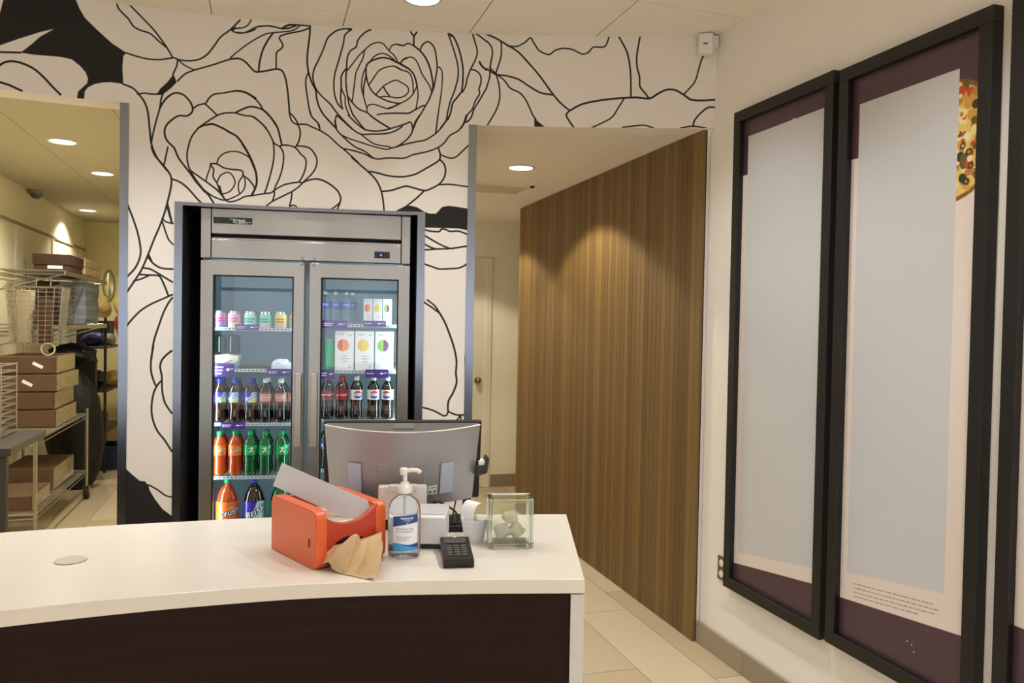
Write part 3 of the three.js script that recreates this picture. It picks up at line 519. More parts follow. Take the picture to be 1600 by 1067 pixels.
{ // till screen seen from behind
  const t = thing('till_monitor', 'silver till monitor seen from behind on a white stand', 'monitor', [0.408, CT, -2.33], -0.157);
  const head = new THREE.Group(); head.name = 'screen_head'; head.position.set(0, 0.292, -0.005); head.rotation.x = 0.2; t.add(head);
  const shell = mat('#a8a7aa', 0.36, { metalness: 0.35 });
  const W = 0.229, H = 0.236, d = new THREE.Shape(); d.moveTo(-W, 0); d.lineTo(W, 0); d.lineTo(W, 0.012); d.quadraticCurveTo(0, 0.15, -W, 0.012); d.closePath();
  const sg = new THREE.ExtrudeGeometry(d, { depth: H, bevelEnabled: false, curveSegments: 40 }).rotateX(Math.PI / 2);   // shape y becomes z, depth runs down
  // lower corners drawn in a little, as the shell narrows to the bottom
  const p = sg.attributes.position; for (let i = 0; i < p.count; i++) { const k = -p.getY(i) / H; p.setX(i, p.getX(i) * (1 - 0.07 * k)); p.setZ(i, p.getZ(i) * (1 - 0.25 * k)); } sg.computeVertexNormals();
  mesh('back_shell', sg, shell, head);
  const edge = []; for (let i = 0; i <= 30; i++) { const q = i / 30, x = (1 - q) * (1 - q) * W + q * q * -W, z = (1 - q) * (1 - q) * 0.012 + 2 * q * (1 - q) * 0.15 + q * q * 0.012; edge.push([x, 0.0005, z]); }
  mesh('rim', tube(edge, 0.0022, 60, 6), mat('#e9e4e0', 0.25, { metalness: 0.4 }), head);
  mesh('top_cover', (() => { const e = d.clone(); return new THREE.ExtrudeGeometry(e, { depth: 0.003, bevelEnabled: false, curveSegments: 40 }).rotateX(Math.PI / 2).scale(0.985, 1, 0.95).translate(0, 0.003, 0.001); })(), mat('#5d5954', 0.5), head);
  mesh('bezel', bl(-W - 0.004, W + 0.006, -H - 0.004, 0.008, -0.018, 0.001, 0.004), M.black, head);
  mesh('camera_housing', bl(-0.03, 0.03, 0.001, 0.006, 0.012, 0.06, 0.001), mat('#6a655f', 0.5), head);
  mesh('mount_plate', bl(-0.072, 0.066, -0.2, -0.1, 0.055, 0.0705, 0.003).translate(0, 0, -0.0), mat('#a09a96', 0.45, { metalness: 0.1 }), head);
  const lab = mat('#b9c1d2', 0.6); for (const [x, z, a] of [[-0.14, 0.0485, -0.38], [0.13, 0.0515, 0.36]]) mesh('pale_label', bx(0.041, 0.098, 0.002).rotateX(0.06).rotateY(a).translate(x, -0.152, z), lab, head);
  mesh('service_sticker', bx(0.03, 0.028, 0.002).rotateX(0.08).rotateY(0.25).translate(0.088, -0.187, 0.0595), mat('#ffffff', 0.6, { map: canvas(64, 60, (g, w, h) => { g.fillStyle = '#e6ece6'; g.fillRect(0, 0, w, h); g.fillStyle = '#2f7a48'; g.fillRect(8, 36, 18, 14); g.fillRect(38, 36, 18, 14); g.fillStyle = '#7d8a80'; g.fillRect(8, 12, 48, 5); }) }), head);
  mesh('stand_neck', bl(-0.07, 0.068, 0.03, 0.128, 0.075, 0.105, 0.006), mat('#e6e0da', 0.4), t);
  mesh('stand_clip', bl(-0.04, 0.04, 0.113, 0.131, 0.085, 0.112, 0.003), mat('#dcd8d4', 0.4), t);
  mesh('stand_base', bl(-0.09, 0.085, 0, 0.03, -0.06, 0.1, 0.005), M.black, t);
  const tray = mesh('side_tray', extrude([[0, 0], [0.03, 0.008], [0.036, 0.05], [0.031, 0.052], [0.026, 0.03], [0, 0.028]], 0.06, 0.002).translate(0.222, 0.135, -0.06), mat('#2e2b29', 0.5), t);
  mesh('paper_slip', bx(0.02, 0.014, 0.05, 0.238, 0.17, -0.03, 0.003), M.paper, tray);
  mesh('cable', tube([[0.095, 0.063, 0.02], [0.098, 0.04, 0.04], [0.085, 0.012, 0.05], [0.05, 0.006, 0.06], [0.02, 0.006, 0.03]], 0.006, 30), M.blackRubber, t);
  mesh('cable', tube([[0.105, 0.063, 0.02], [0.13, 0.05, 0.02], [0.155, 0.03, 0.0], [0.17, 0.006, -0.03]], 0.003, 24), M.blackRubber, t);
  mesh('cable', tube([[0.02, 0.035, 0.08], [0.06, 0.04, 0.1], [0.1, 0.03, 0.105], [0.115, 0.006, 0.11], [0.15, 0.004, 0.13], [0.19, 0.004, 0.13]], 0.0026, 30), M.blackRubber, t);
}
{ // keyboard
  const t = thing('keyboard', 'black keyboard partly hidden behind the receipt printer', 'keyboard', [0.532, CT, -2.235], CAM_TURN + 0.06);
  mesh('case', bl(-0.07, 0.066, 0, 0.018, -0.06, 0.06, 0.004), M.blackRubber, t);
  const keys = []; for (let r = 0; r < 6; r++) for (let c = 0; c < 7; c++) keys.push(bx(0.0145, 0.007, 0.0145, -0.06 + c * 0.0178 + (r % 2) * 0.004, 0.0215, -0.05 + r * 0.0185, 0.002));
  const k = mesh('keys', keys, mat('#262425', 0.4), t); k.userData.kind = 'stuff';
}
{ // curled till receipts
  const strip = (pts, w) => { const c = new THREE.CatmullRomCurve3(pts.map(([x, y]) => V(x, y, 0))).getPoints(60), pos = [], idx = [], uv = []; c.forEach((p, i) => { pos.push(p.x, p.y, -w / 2, p.x, p.y, w / 2); uv.push(i / 60, 0, i / 60, 1); if (i) { const a = (i - 1) * 2; idx.push(a, a + 2, a + 1, a + 1, a + 2, a + 3); } }); const g = new THREE.BufferGeometry(); g.setAttribute('position', new THREE.Float32BufferAttribute(pos, 3)); g.setAttribute('uv', new THREE.Float32BufferAttribute(uv, 2)); g.setIndex(idx); g.computeVertexNormals(); return g; };
  const print = canvas(256, 64, (g, w, h) => { g.fillStyle = '#f4f2f0'; g.fillRect(0, 0, w, h); g.fillStyle = '#dedcdd'; for (let x = 8; x < w; x += 12) for (let y = 8; y < h - 8; y += rr(8, 16)) g.fillRect(x, y, 4, rr(3, 9)); });
  const pm = mat('#ffffff', 0.8, { map: print, side: THREE.DoubleSide });
  const a = tag(mesh('till_receipt', strip([[0.035, 0.062], [0.028, 0.05], [0.012, 0.052], [0.001, 0.066], [0.002, 0.088], [0.014, 0.108], [0.03, 0.112], [0.042, 0.1]].map(([x, y]) => [x - 0.02, y]), 0.055), pm), 'upper curl of white receipt paper left of the glass block', 'receipt'); a.position.set(0.565, CT - 0.012, -2.105); a.rotation.y = CAM_TURN + 0.75;
  const cone = new THREE.CylinderGeometry(0.037, 0.026, 0.062, 30, 1, true, 0.3, 5.4);
  const b = tag(mesh('till_receipt', cone, pm), 'lower cup-shaped curl of white receipt paper against the glass block', 'receipt'); b.position.set(0.563, CT + 0.0315, -2.075); b.rotation.y = 2.4;
}
{ // glass block used as a tip box
  const t = thing('glass_block', 'clear square glass block jar with crumpled paper inside', 'glass block', [0.644, CT, -2.013], -0.2);
  const gm = mat('#f6fbf4', 0.03, { transmission: 1, thickness: 0.02, ior: 1.42 });
  const w = 0.06, h = 0.132, k = 0.011;
  mesh('front_wall', bl(-w, w, 0, h, 0.034, 0.034 + 0.008, 0.003), gm, t); mesh('back_wall', bl(-w, w, 0, h, -0.042, -0.034, 0.003), gm, t);
  mesh('side_wall', bl(-w, -w + k, 0.0005, h - 0.0005, -0.033, 0.033, 0.002), gm, t); mesh('side_wall', bl(w - k, w, 0.0005, h - 0.0005, -0.033, 0.033, 0.002), gm, t);
  mesh('bottom_wall', bl(-w + k + 0.001, w - k - 0.001, 0.0005, 0.012, -0.033, 0.033, 0.002), gm, t); mesh('top_wall', bl(-w + k + 0.001, w - k - 0.001, h - 0.011, h - 0.0005, -0.033, 0.033, 0.002), gm, t);
}
function crumple(r, s, detail = 3, amp = 0.35) {
  const g = new THREE.IcosahedronGeometry(r, detail), p = g.attributes.position, keep = seed; seed = s; const dirs = Array.from({ length: 9 }, () => [V(rr(-1, 1), rr(-1, 1), rr(-1, 1)).normalize(), rr(2, 7), rr(0, 6)]); seed = keep;
  for (let i = 0; i < p.count; i++) { const v = V(p.getX(i), p.getY(i), p.getZ(i)), n = v.clone().normalize(); let q = 0; for (const [d, k, f] of dirs) q += Math.asin(Math.sin(n.dot(d) * k + f)); v.multiplyScalar(1 + (amp * q) / 9); p.setXYZ(i, v.x, v.y, v.z); }
  g.computeVertexNormals(); return g;
}
{
  const m = mat('#efe4cf', 0.85);
  for (const [x, y, z, r, s, l] of [[0.626, 0.041, -2.015, 0.02, 5, 'cream crumpled paper at the left inside the glass block'], [0.664, 0.039, -2.01, 0.02, 9, 'cream crumpled paper at the lower right inside the glass block'], [0.645, 0.075, -2.012, 0.019, 14, 'topmost cream crumpled paper inside the glass block']]) { const o = tag(mesh('paper_ball', crumple(r, s).scale(1.15, 1, 0.9), m), l, 'paper', 'crumpled papers in the glass block'); o.position.set(x, CT + y, z); }
  const b = tag(mesh('snack_bag', crumple(0.05, 21, 3, 0.4).scale(0.8, 0.85, 0.7), mat('#3a2aa6', 0.25)), 'shiny violet-blue bag between the dispenser and the monitor stand', 'bag'); b.position.set(0.272, CT + 0.046, -2.31);
}

// ---------------------------------------------------------------- drinks refrigerator in its niche
const FA = -0.1327, FO = V(0.19, 0, -3.997);
const inFridge = (x, y, z) => V(x, y, z).applyAxisAngle(V(0, 1, 0), FA).add(FO).toArray();
{
  const t = thing('drinks_refrigerator', 'tall stainless two-door glass refrigerator set in the mural wall', 'refrigerator', FO.toArray(), FA);
  const L = -0.486, Rr = 0.526, z0 = -0.82, zf = -0.11, liner = mat('#a3b8c0', 0.4);
  mesh('liner', [bl(L, Rr, 0.2, 0.25, z0, zf), bl(L, Rr, 1.9, 1.95, z0, zf), bl(L, L + 0.03, 0.25, 1.9, z0, zf), bl(Rr - 0.03, Rr, 0.25, 1.9, z0, zf), bl(L, Rr, 0.2, 1.95, z0 - 0.03, z0)], liner, t);
  mesh('mullion', bl(-0.008, 0.05, 0.25, 1.9, zf - 0.05, zf), liner, t);
  const top = mesh('top_panel', bl(-0.436, 0.479, 2.019, 2.141, -0.11, -0.055, 0.003), M.steel, t);
  mesh('stile', bl(L, -0.438, 1.899, 2.141, -0.11, -0.053, 0.003), M.steel, t); mesh('stile', bl(0.481, Rr, 1.899, 2.141, -0.11, -0.053, 0.003), M.steel, t);
  mesh('shaded_slot_back', bl(-0.438, 0.481, 1.985, 2.03, -0.115, -0.1), M.darkNiche, t); mesh('louver_lip', bl(-0.436, 0.479, 1.9925, 2.002, -0.1, -0.075).rotateX(0), M.steel, t);  // dark back plate paints the shade inside the header slot
  const low = mesh('lower_panel', bl(-0.436, 0.479, 1.9, 1.992, -0.11, -0.055, 0.003), M.steel, t);
  mesh('cabinet_top', bl(L, Rr, 1.95, 2.14, z0, -0.115), M.darkNiche, t);
  const plate = canvas(512, 100, (g, w, h) => {
    g.fillStyle = '#c8c8c4'; g.fillRect(0, 0, w, h); g.fillStyle = '#1d2724'; g.fillRect(6, 6, w - 12, h - 12); g.strokeStyle = '#3f5a50'; g.lineWidth = 3; g.strokeRect(40, 30, 40, 40); g.strokeRect(54, 38, 14, 26); g.beginPath(); g.moveTo(175, 14); g.lineTo(175, h - 14); g.stroke();
    g.fillStyle = '#eef0ec'; g.font = 'italic bold 74px serif'; g.textAlign = 'left'; g.fillText('true', 250, 72); g.fillRect(215, 24, 70, 7); g.fillRect(400, 62, 84, 6); g.fillRect(290, 82, 150, 4);
  });
  mesh('brand_plate', bl(-0.429, -0.243, 2.065, 2.101, -0.0555, -0.0525), mat('#ffffff', 0.35, { map: plate }), top).userData.label = 'dark brand plate reading true';
  const disp = mesh('temperature_display', bl(0.346, 0.423, 1.924, 1.957, -0.056, -0.0525), M.blackGloss, low);
  const digits = canvas(64, 40, (g, w, h) => { g.fillStyle = '#04060c'; g.fillRect(0, 0, w, h); g.fillStyle = '#7fb6ff'; g.font = 'bold 34px sans-serif'; g.textAlign = 'center'; g.fillText('36', w / 2, 32); });
  mesh('display_digits', new THREE.PlaneGeometry(0.028, 0.02).translate(0.378, 1.94, -0.0522), new THREE.MeshStandardMaterial({ color: '#000000', emissive: '#ffffff', emissiveMap: digits, emissiveIntensity: 1.2 }), disp);
  for (const [x0, x1, g0, g1, hx] of [[-0.485, 0.006, -0.426, -0.046, -0.016], [0.03, 0.526, 0.087, 0.469, 0.06]]) {
    const yb = 0.28, yt = 1.888, gb = 0.4, gt = 1.819;
    const d = mesh('door', [bl(x0, g0, yb, yt, -0.1, -0.055, 0.002), bl(g1, x1, yb, yt, -0.1, -0.055, 0.002), bl(g0 - 0.002, g1 + 0.002, gt, yt, -0.1, -0.055), bl(g0 - 0.002, g1 + 0.002, yb, gb, -0.1, -0.055)], M.steel, t);
    mesh('gasket', [bl(g0, g0 + 0.006, gb, gt, -0.098, -0.058), bl(g1 - 0.006, g1, gb, gt, -0.098, -0.058), bl(g0, g1, gt - 0.006, gt, -0.098, -0.058), bl(g0, g1, gb, gb + 0.006, -0.098, -0.058)], M.black, d);
    mesh('glass_pane', bl(g0 + 0.006, g1 - 0.006, gb + 0.006, gt - 0.006, -0.078, -0.074), M.glassPane, d);
    mesh('handle', [bx(0.03, 0.364, 0.014, hx, 1.161, -0.02, 0.005), bx(0.02, 0.02, 0.04, hx, 1.3, -0.04), bx(0.02, 0.02, 0.04, hx, 1.02, -0.04)], M.handle, d);
    mesh('lock', [cyl(0.008, 0.008, 0.01).rotateX(Math.PI / 2).translate(hx === 0.06 ? 0.052 : -0.005, 1.912, -0.05), bx(0.014, 0.014, 0.012, hx === 0.06 ? 0.05 : -0.007, 1.885, -0.05, 0.002)], M.chrome, d);
  }
  mesh('kick_plate', bl(L, Rr, 0.06, 0.27, -0.12, -0.08), M.black, t);
  for (const x of [-0.42, 0.46]) for (const z of [-0.15, -0.75]) mesh('foot', cyl(0.03, 0.03, 0.2, x, 0.1, z), M.blackRubber, t);
  // cool interior light strips on the jambs and the middle post
  const glow = new THREE.MeshStandardMaterial({ color: '#ffffff', emissive: COOL, emissiveIntensity: 4 });
  for (const [x, turn] of [[-0.448, -1], [0.005, 1], [0.033, -1], [0.49, 1]]) {
    mesh('light_strip', bl(x - 0.005, x + 0.005, 0.5, 1.86, -0.125, -0.115), glow, t);
    const l = new THREE.RectAreaLight(COOL, 24, 0.02, 1.3); l.position.set(x - turn * 0.012, 1.18, -0.13); t.add(l);
    l.rotation.set(0, turn * 0.75, 0);
  }
  const shelfGeo = (x0, x1, y) => { const g = []; for (let i = 0; i < 14; i++) g.push(rod([x0, y - 0.004, -0.17 - i * 0.045], [x1, y - 0.004, -0.17 - i * 0.045], 0.0022, 5)); for (const x of [x0 + 0.02, (x0 + x1) / 2, x1 - 0.02]) g.push(rod([x, y - 0.008, -0.15], [x, y - 0.008, -0.78], 0.003, 5)); return g; };
  const rail = canvas(512, 16, (g, w, h) => { g.fillStyle = '#c3ccd6'; g.fillRect(0, 0, w, h); g.fillStyle = '#56606b'; for (let x = 6; x < w; x += 22) g.fillRect(x, 5, 12, 5); });
  const railMat = mat('#ffffff', 0.4, { map: rail });
  for (const [x0, x1, ys] of [[-0.45, 0.0, [1.559, 1.352, 1.08, 0.811, 0.47]], [0.04, 0.49, [1.587, 1.349, 1.095, 0.84, 0.47]]]) for (const y of ys) { const s = mesh('wire_shelf', shelfGeo(x0, x1, y), M.wire, t); mesh('front_rail', bl(x0, x1, y - 0.013, y + 0.003, -0.147, -0.144), railMat, s); }
  const tagPrint = [0, 1, 2].map((k) => canvas(192, 96, (g, w, h) => { g.fillStyle = '#4a2f86'; g.fillRect(0, 0, w, h); g.fillStyle = '#f2eef8'; for (let i = 0; i <= k; i++) for (let x = 12, e = 70 + k * 12 - i * 8; x < e;) { const q = rr(8, 22); g.fillRect(x, 24 + i * 22 + (2 - k) * 8, Math.min(q, e - x), 11); x += q + 4; } g.fillRect(116, 42, 8, 8); g.beginPath(); g.arc(136, 46, 11, 0, 7); g.fill(); g.fillRect(152, 38, 10, 9); g.fillRect(166, 36, 12, 8); }));
  for (const [x0, x1, y0, y1, k] of [[-0.334, -0.22, 1.549, 1.577, 1], [-0.439, -0.337, 1.314, 1.383, 2], [-0.18, -0.061, 1.321, 1.356, 1], [-0.399, -0.282, 1.052, 1.085, 1], [0.09, 0.216, 1.565, 1.607, 1], [0.296, 0.41, 1.578, 1.608, 0], [0.087, 0.155, 1.306, 1.355, 1], [0.309, 0.427, 1.313, 1.357, 0]])
    mesh('price_tag', bl(x0, x1, y0, y1, -0.1435, -0.1415), mat('#ffffff', 0.35, { map: tagPrint[k] }), t).userData.label = 'purple shelf price tag';
}
// ---- what stands on its shelves
const labelArt = (bg, draw) => canvas(512, 160, (g, w, h) => { g.fillStyle = bg; g.fillRect(0, 0, w, h); for (const cx of [w * 0.5, w * 0.02, w * 0.98]) { g.save(); g.translate(cx, h / 2); draw(g, h); g.restore(); } });
const word = (text, size, fill, edge, tilt = -0.25, style = 'italic bold', dy = 0) => (g) => { g.rotate(tilt); g.textAlign = 'center'; g.textBaseline = 'middle'; g.font = `${style} ${size}px sans-serif`; if (edge) { g.strokeStyle = edge; g.lineWidth = 10; g.lineJoin = 'round'; g.strokeText(text, 0, dy); } g.fillStyle = fill; g.fillText(text, 0, dy); };
const art = {
  brisk: labelArt('#3a36b0', (g, h) => { g.fillStyle = '#a9d8e8'; g.beginPath(); g.moveTo(20, -h / 2); g.lineTo(90, -h / 2); g.lineTo(90, h / 2); g.lineTo(-40, h / 2); g.fill(); g.fillStyle = '#c8d86a'; g.fillRect(0, 40, 90, 40); word('Brisk', 66, '#f3f6ff', '#15143c', -0.5)(g); }),
  crush: labelArt('#f0762c', (g) => { g.fillStyle = '#f5a040'; g.beginPath(); g.arc(20, -16, 34, 0, 7); g.fill(); word('Crush', 56, '#ffffff', '#1e2a55', -0.25)(g); }),
  seven: labelArt('#19a05a', (g) => { word('7', 104, '#ffffff', null, -0.1)(g); g.fillStyle = '#e03a34'; g.beginPath(); g.arc(34, 26, 17, 0, 7); g.fill(); g.fillStyle = '#ffffff'; g.font = 'bold 20px sans-serif'; g.fillText('UP', 34, 27); g.fillStyle = '#dfeee4'; g.fillRect(74, -50, 26, 12); g.fillRect(74, -30, 22, 10); }),
  pepper: labelArt('#8e1527', word('Dr Pepper', 42, '#f6ecec', '#4a0a14', -0.12)),
  cream: labelArt('#c58f80', (g) => { g.fillStyle = '#9a2233'; g.fillRect(-90, -80, 180, 22); g.fillRect(-90, 58, 180, 22); word('Dr Pepper', 40, '#fbf0ea', '#8a2a34', -0.12)(g); }),
  pepsi: labelArt('#e9edf2', (g) => { g.fillStyle = '#d8262f'; g.beginPath(); g.arc(0, 0, 62, Math.PI, 0); g.fill(); g.fillStyle = '#1e3f9c'; g.beginPath(); g.arc(0, 0, 62, 0, Math.PI); g.fill(); g.fillStyle = '#f2f4f8'; g.fillRect(-70, -22, 140, 44); g.fillStyle = '#14181f'; g.font = 'bold 40px sans-serif'; g.textAlign = 'center'; g.textBaseline = 'middle'; g.fillText('PEPSI', 0, 2); }),
  water: labelArt('#2a5fc0', (g) => { g.fillStyle = '#7fb0ec'; g.fillRect(-60, 10, 120, 14); g.fillStyle = '#dfeaff'; g.fillRect(-44, -24, 88, 16); }),
};
const liquid = { tea: mat('#2a1208', 0.08, { clearcoat: 1, clearcoatRoughness: 0.03 }), cola: mat('#140806', 0.08, { clearcoat: 1, clearcoatRoughness: 0.03 }), orange: mat('#c94a12', 0.1, { clearcoat: 1, clearcoatRoughness: 0.03, transmission: 0.25, thickness: 0.05 }), green: mat('#0d7038', 0.06, { clearcoat: 1, clearcoatRoughness: 0.03, transmission: 0.45, thickness: 0.05 }), water: mat('#cfe4f6', 0.04, { transmission: 0.85, thickness: 0.04, ior: 1.3 }), colaClear: mat('#2a1c10', 0.06, { clearcoat: 1, clearcoatRoughness: 0.03, transmission: 0.3, thickness: 0.05 }) };
const capMat = { blue: mat('#2f35b8', 0.35), white: mat('#e6ecf2', 0.35), green: mat('#1ea868', 0.35), red: mat('#c22430', 0.35) };
const artMat = Object.fromEntries(Object.entries(art).map(([k, map]) => [k, mat('#ffffff', 0.3, { map, clearcoat: 0.5 })]));
const sodaGeo = lathe([[0.0001, 0.002], [0.024, 0.001], [0.031, 0.008], [0.0325, 0.022], [0.031, 0.05], [0.0285, 0.072], [0.0305, 0.092], [0.0328, 0.104], [0.0328, 0.158], [0.0315, 0.168], [0.026, 0.182], [0.017, 0.196], [0.0125, 0.204], [0.0125, 0.212], [0.0001, 0.212]], 28);
const sodaLabel = new THREE.CylinderGeometry(0.0332, 0.0332, 0.052, 30, 1, true).rotateY(Math.PI).translate(0, 0.131, 0), sodaCap = cyl(0.0142, 0.0142, 0.02, 0, 0.214, 0, 20);
const bigGeo = lathe([[0.0001, 0.002], [0.04, 0.001], [0.052, 0.012], [0.0545, 0.04], [0.0545, 0.19], [0.052, 0.215], [0.043, 0.25], [0.028, 0.278], [0.0145, 0.292], [0.013, 0.302], [0.0001, 0.302]], 32), bigLabel = new THREE.CylinderGeometry(0.0552, 0.0552, 0.11, 34, 1, true).rotateY(Math.PI).translate(0, 0.155, 0), bigCap = cyl(0.0155, 0.0155, 0.022, 0, 0.308, 0, 20);
function bottle(x, y, z, kind, liq, cap, label, { big = false, turn = 0, sy = 1, group } = {}) {
  const t = thing('soda_bottle', label, 'bottle', inFridge(x, y + 0.001, z), FA + turn, group); t.scale.setScalar(sy);
  mesh('bottle_body', big ? bigGeo : sodaGeo, liquid[liq], t); mesh('label', big ? bigLabel : sodaLabel, artMat[kind], t); mesh('cap', big ? bigCap : sodaCap, capMat[cap], t); return t;
}
const zr = -0.181;
// unseen rows behind the front ones, placed to darken the shelf backs
for (const [y, row] of [[1.08, [[-0.414, 'brisk', 'tea', 'blue', 'left end of the iced teas'], [-0.337, 'brisk', 'tea', 'blue', 'second iced tea'], [-0.263, 'brisk', 'tea', 'blue', 'third iced tea'], [-0.189, 'cream', 'cola', 'white', 'first salmon-labelled soda'], [-0.114, 'cream', 'cola', 'white', 'second salmon-labelled soda']]], [0.811, [[-0.411, 'crush', 'orange', 'green', 'first orange soda'], [-0.335, 'crush', 'orange', 'green', 'second orange soda'], [-0.261, 'seven', 'green', 'green', 'first green soda'], [-0.189, 'seven', 'green', 'green', 'middle green soda'], [-0.108, 'seven', 'green', 'green', 'last green soda']]], [1.095, [[0.117, 'pepper', 'cola', 'red', 'first red-labelled soda'], [0.19, 'pepper', 'cola', 'red', 'red-capped soda'], [0.265, 'pepsi', 'cola', 'white', 'first cola']]]])
  for (const [x, k, l, c, t] of row) bottle(x, y, zr - 0.085, k, l, c, `unseen back-row bottle straight behind the ${t}`, { turn: rr(-1, 1), sy: 0.985, group: 'unseen back rows of bottles' });
[[-0.414, 'brisk', 'tea', 'blue', 0.5, 'first blue-capped iced tea bottle, at the left end of its shelf'], [-0.337, 'brisk', 'tea', 'blue', -0.5, 'second blue-capped iced tea bottle, showing more blue label'], [-0.263, 'brisk', 'tea', 'blue', 0.15, 'third blue-capped iced tea bottle, beside the white-capped ones'], [-0.189, 'cream', 'cola', 'white', 0.2, 'white-capped dark soda bottle with salmon label beside the iced teas'], [-0.114, 'cream', 'cola', 'white', -0.3, 'second white-capped dark soda bottle with salmon label, near the door edge'], [-0.047, 'cream', 'cola', 'white', 0.4, 'salmon-labelled soda bottle half hidden by the left door frame']].forEach(([x, k, l, c, a, t]) => bottle(x, 1.08, zr, k, l, c, t, { turn: a, sy: 0.985, group: 'bottles on the third left shelf' }));
[[-0.411, 'crush', 'orange', 'Orange soda bottle with green cap at the left end of its shelf', 0.3], [-0.335, 'crush', 'orange', 'second orange soda bottle, beside the green bottles', 0.35], [-0.261, 'seven', 'green', 'green lemon-lime soda bottle next to the orange ones', 0.1], [-0.189, 'seven', 'green', 'middle one of three green lemon-lime soda bottles', -0.1], [-0.108, 'seven', 'green', 'green lemon-lime soda bottle nearest the left door handle', 0]].forEach(([x, k, l, t, a]) => bottle(x, 0.811, zr, k, l, 'green', t.toLowerCase(), { turn: a, group: 'bottles on the fourth left shelf' }));
bottle(-0.375, 0.47, -0.205, 'crush', 'orange', 'green', 'large orange soda bottle on the lowest shelf above the counter', { big: true, turn: 0.35 });
bottle(-0.242, 0.47, -0.205, 'brisk', 'tea', 'blue', 'large iced tea bottle with violet label on the lowest shelf', { big: true, turn: 0.15 });
bottle(-0.111, 0.47, -0.205, 'seven', 'green', 'green', 'large green soda bottle mostly hidden behind the napkin dispenser', { big: true });
[[0.117, 'pepper', 'cola', 'red', 0.1, 'red-labelled dark soda bottle at the left end, under a price tag'], [0.19, 'pepper', 'cola', 'red', 0.25, 'red-capped dark soda bottle beside the white-labelled colas'], [0.265, 'pepsi', 'cola', 'white', 0.25, 'white-labelled cola bottle next to the red-capped bottle'], [0.352, 'pepsi', 'colaClear', 'white', 0.15, 'white-labelled cola bottle in the middle of the colas'], [0.424, 'pepsi', 'colaClear', 'white', -0.15, 'white-labelled cola bottle at the right end of its shelf']].forEach(([x, k, l, c, a, t]) => bottle(x, 1.095, zr, k, l, c, t, { turn: a, sy: 0.985, group: 'bottles on the third right shelf' }));
bottle(0.115, 0.84, zr, 'brisk', 'tea', 'blue', 'violet-labelled bottle in the gap left of the monitor', {});
[[0.104, -0.175], [0.155, -0.178], [0.206, -0.175], [0.235, -0.22]].forEach(([x, z], i) => bottle(x, 1.587, z, 'water', 'water', 'white', `${['leftmost', 'second', 'third', 'rightmost'][i]} of the small blue-labelled water bottles on the top right shelf`, { sy: 0.74, group: 'water bottles on the top right shelf' }));
{ // small tins along the top left shelf
  const tins = [['#d76aa8', '#4a6fd0', '#8a1f6a', 'pink and blue', -0.414], ['#e9b0d4', '#f1d58a', '#b0247c', 'pale pink', -0.344], ['#9fe0cf', '#c9b6e6', '#1f6a6a', 'pale mint', -0.267], ['#78d8b8', '#e0a8cf', '#1f7a66', 'mint green', -0.193], ['#e8cf6a', '#d7a6b8', '#8a6a2a', 'yellow', -0.118], ['#e3c458', '#8ab86a', '#7a6a2a', 'yellow-green', -0.045]];
  for (const [a, b, ink, look, x] of tins) {
    const t = thing('drink_can', `small ${look} can in the row on the top left shelf`, 'can', inFridge(x, 1.5605, -0.178), FA, 'small cans on the top left shelf');
    const print = canvas(256, 96, (g, w, h) => { const gr = g.createLinearGradient(0, 0, w * 0.0, h); gr.addColorStop(0, a); gr.addColorStop(0.5, a); gr.addColorStop(1, b); g.fillStyle = gr; g.fillRect(0, 0, w, h); g.fillStyle = ink; for (const y of [30, 48]) for (let i = 0, x2 = w / 2 - 34; i < 4; i++) { const q = rr(10, 18); g.fillRect(x2, y, q, 9); x2 += q + 2; } });
    mesh('can_body', new THREE.CylinderGeometry(0.032, 0.032, 0.068, 28, 1, true).rotateY(Math.PI).translate(0, 0.036, 0), mat('#ffffff', 0.3, { map: print }), t);
    mesh('can_end', [lathe([[0.0001, 0.002], [0.026, 0.0005], [0.031, 0.003], [0.032, 0.006]], 28), lathe([[0.032, 0.069], [0.029, 0.077], [0.027, 0.083], [0.0265, 0.084], [0.0255, 0.081], [0.0001, 0.08]], 28)], M.wire, t);
  }
}
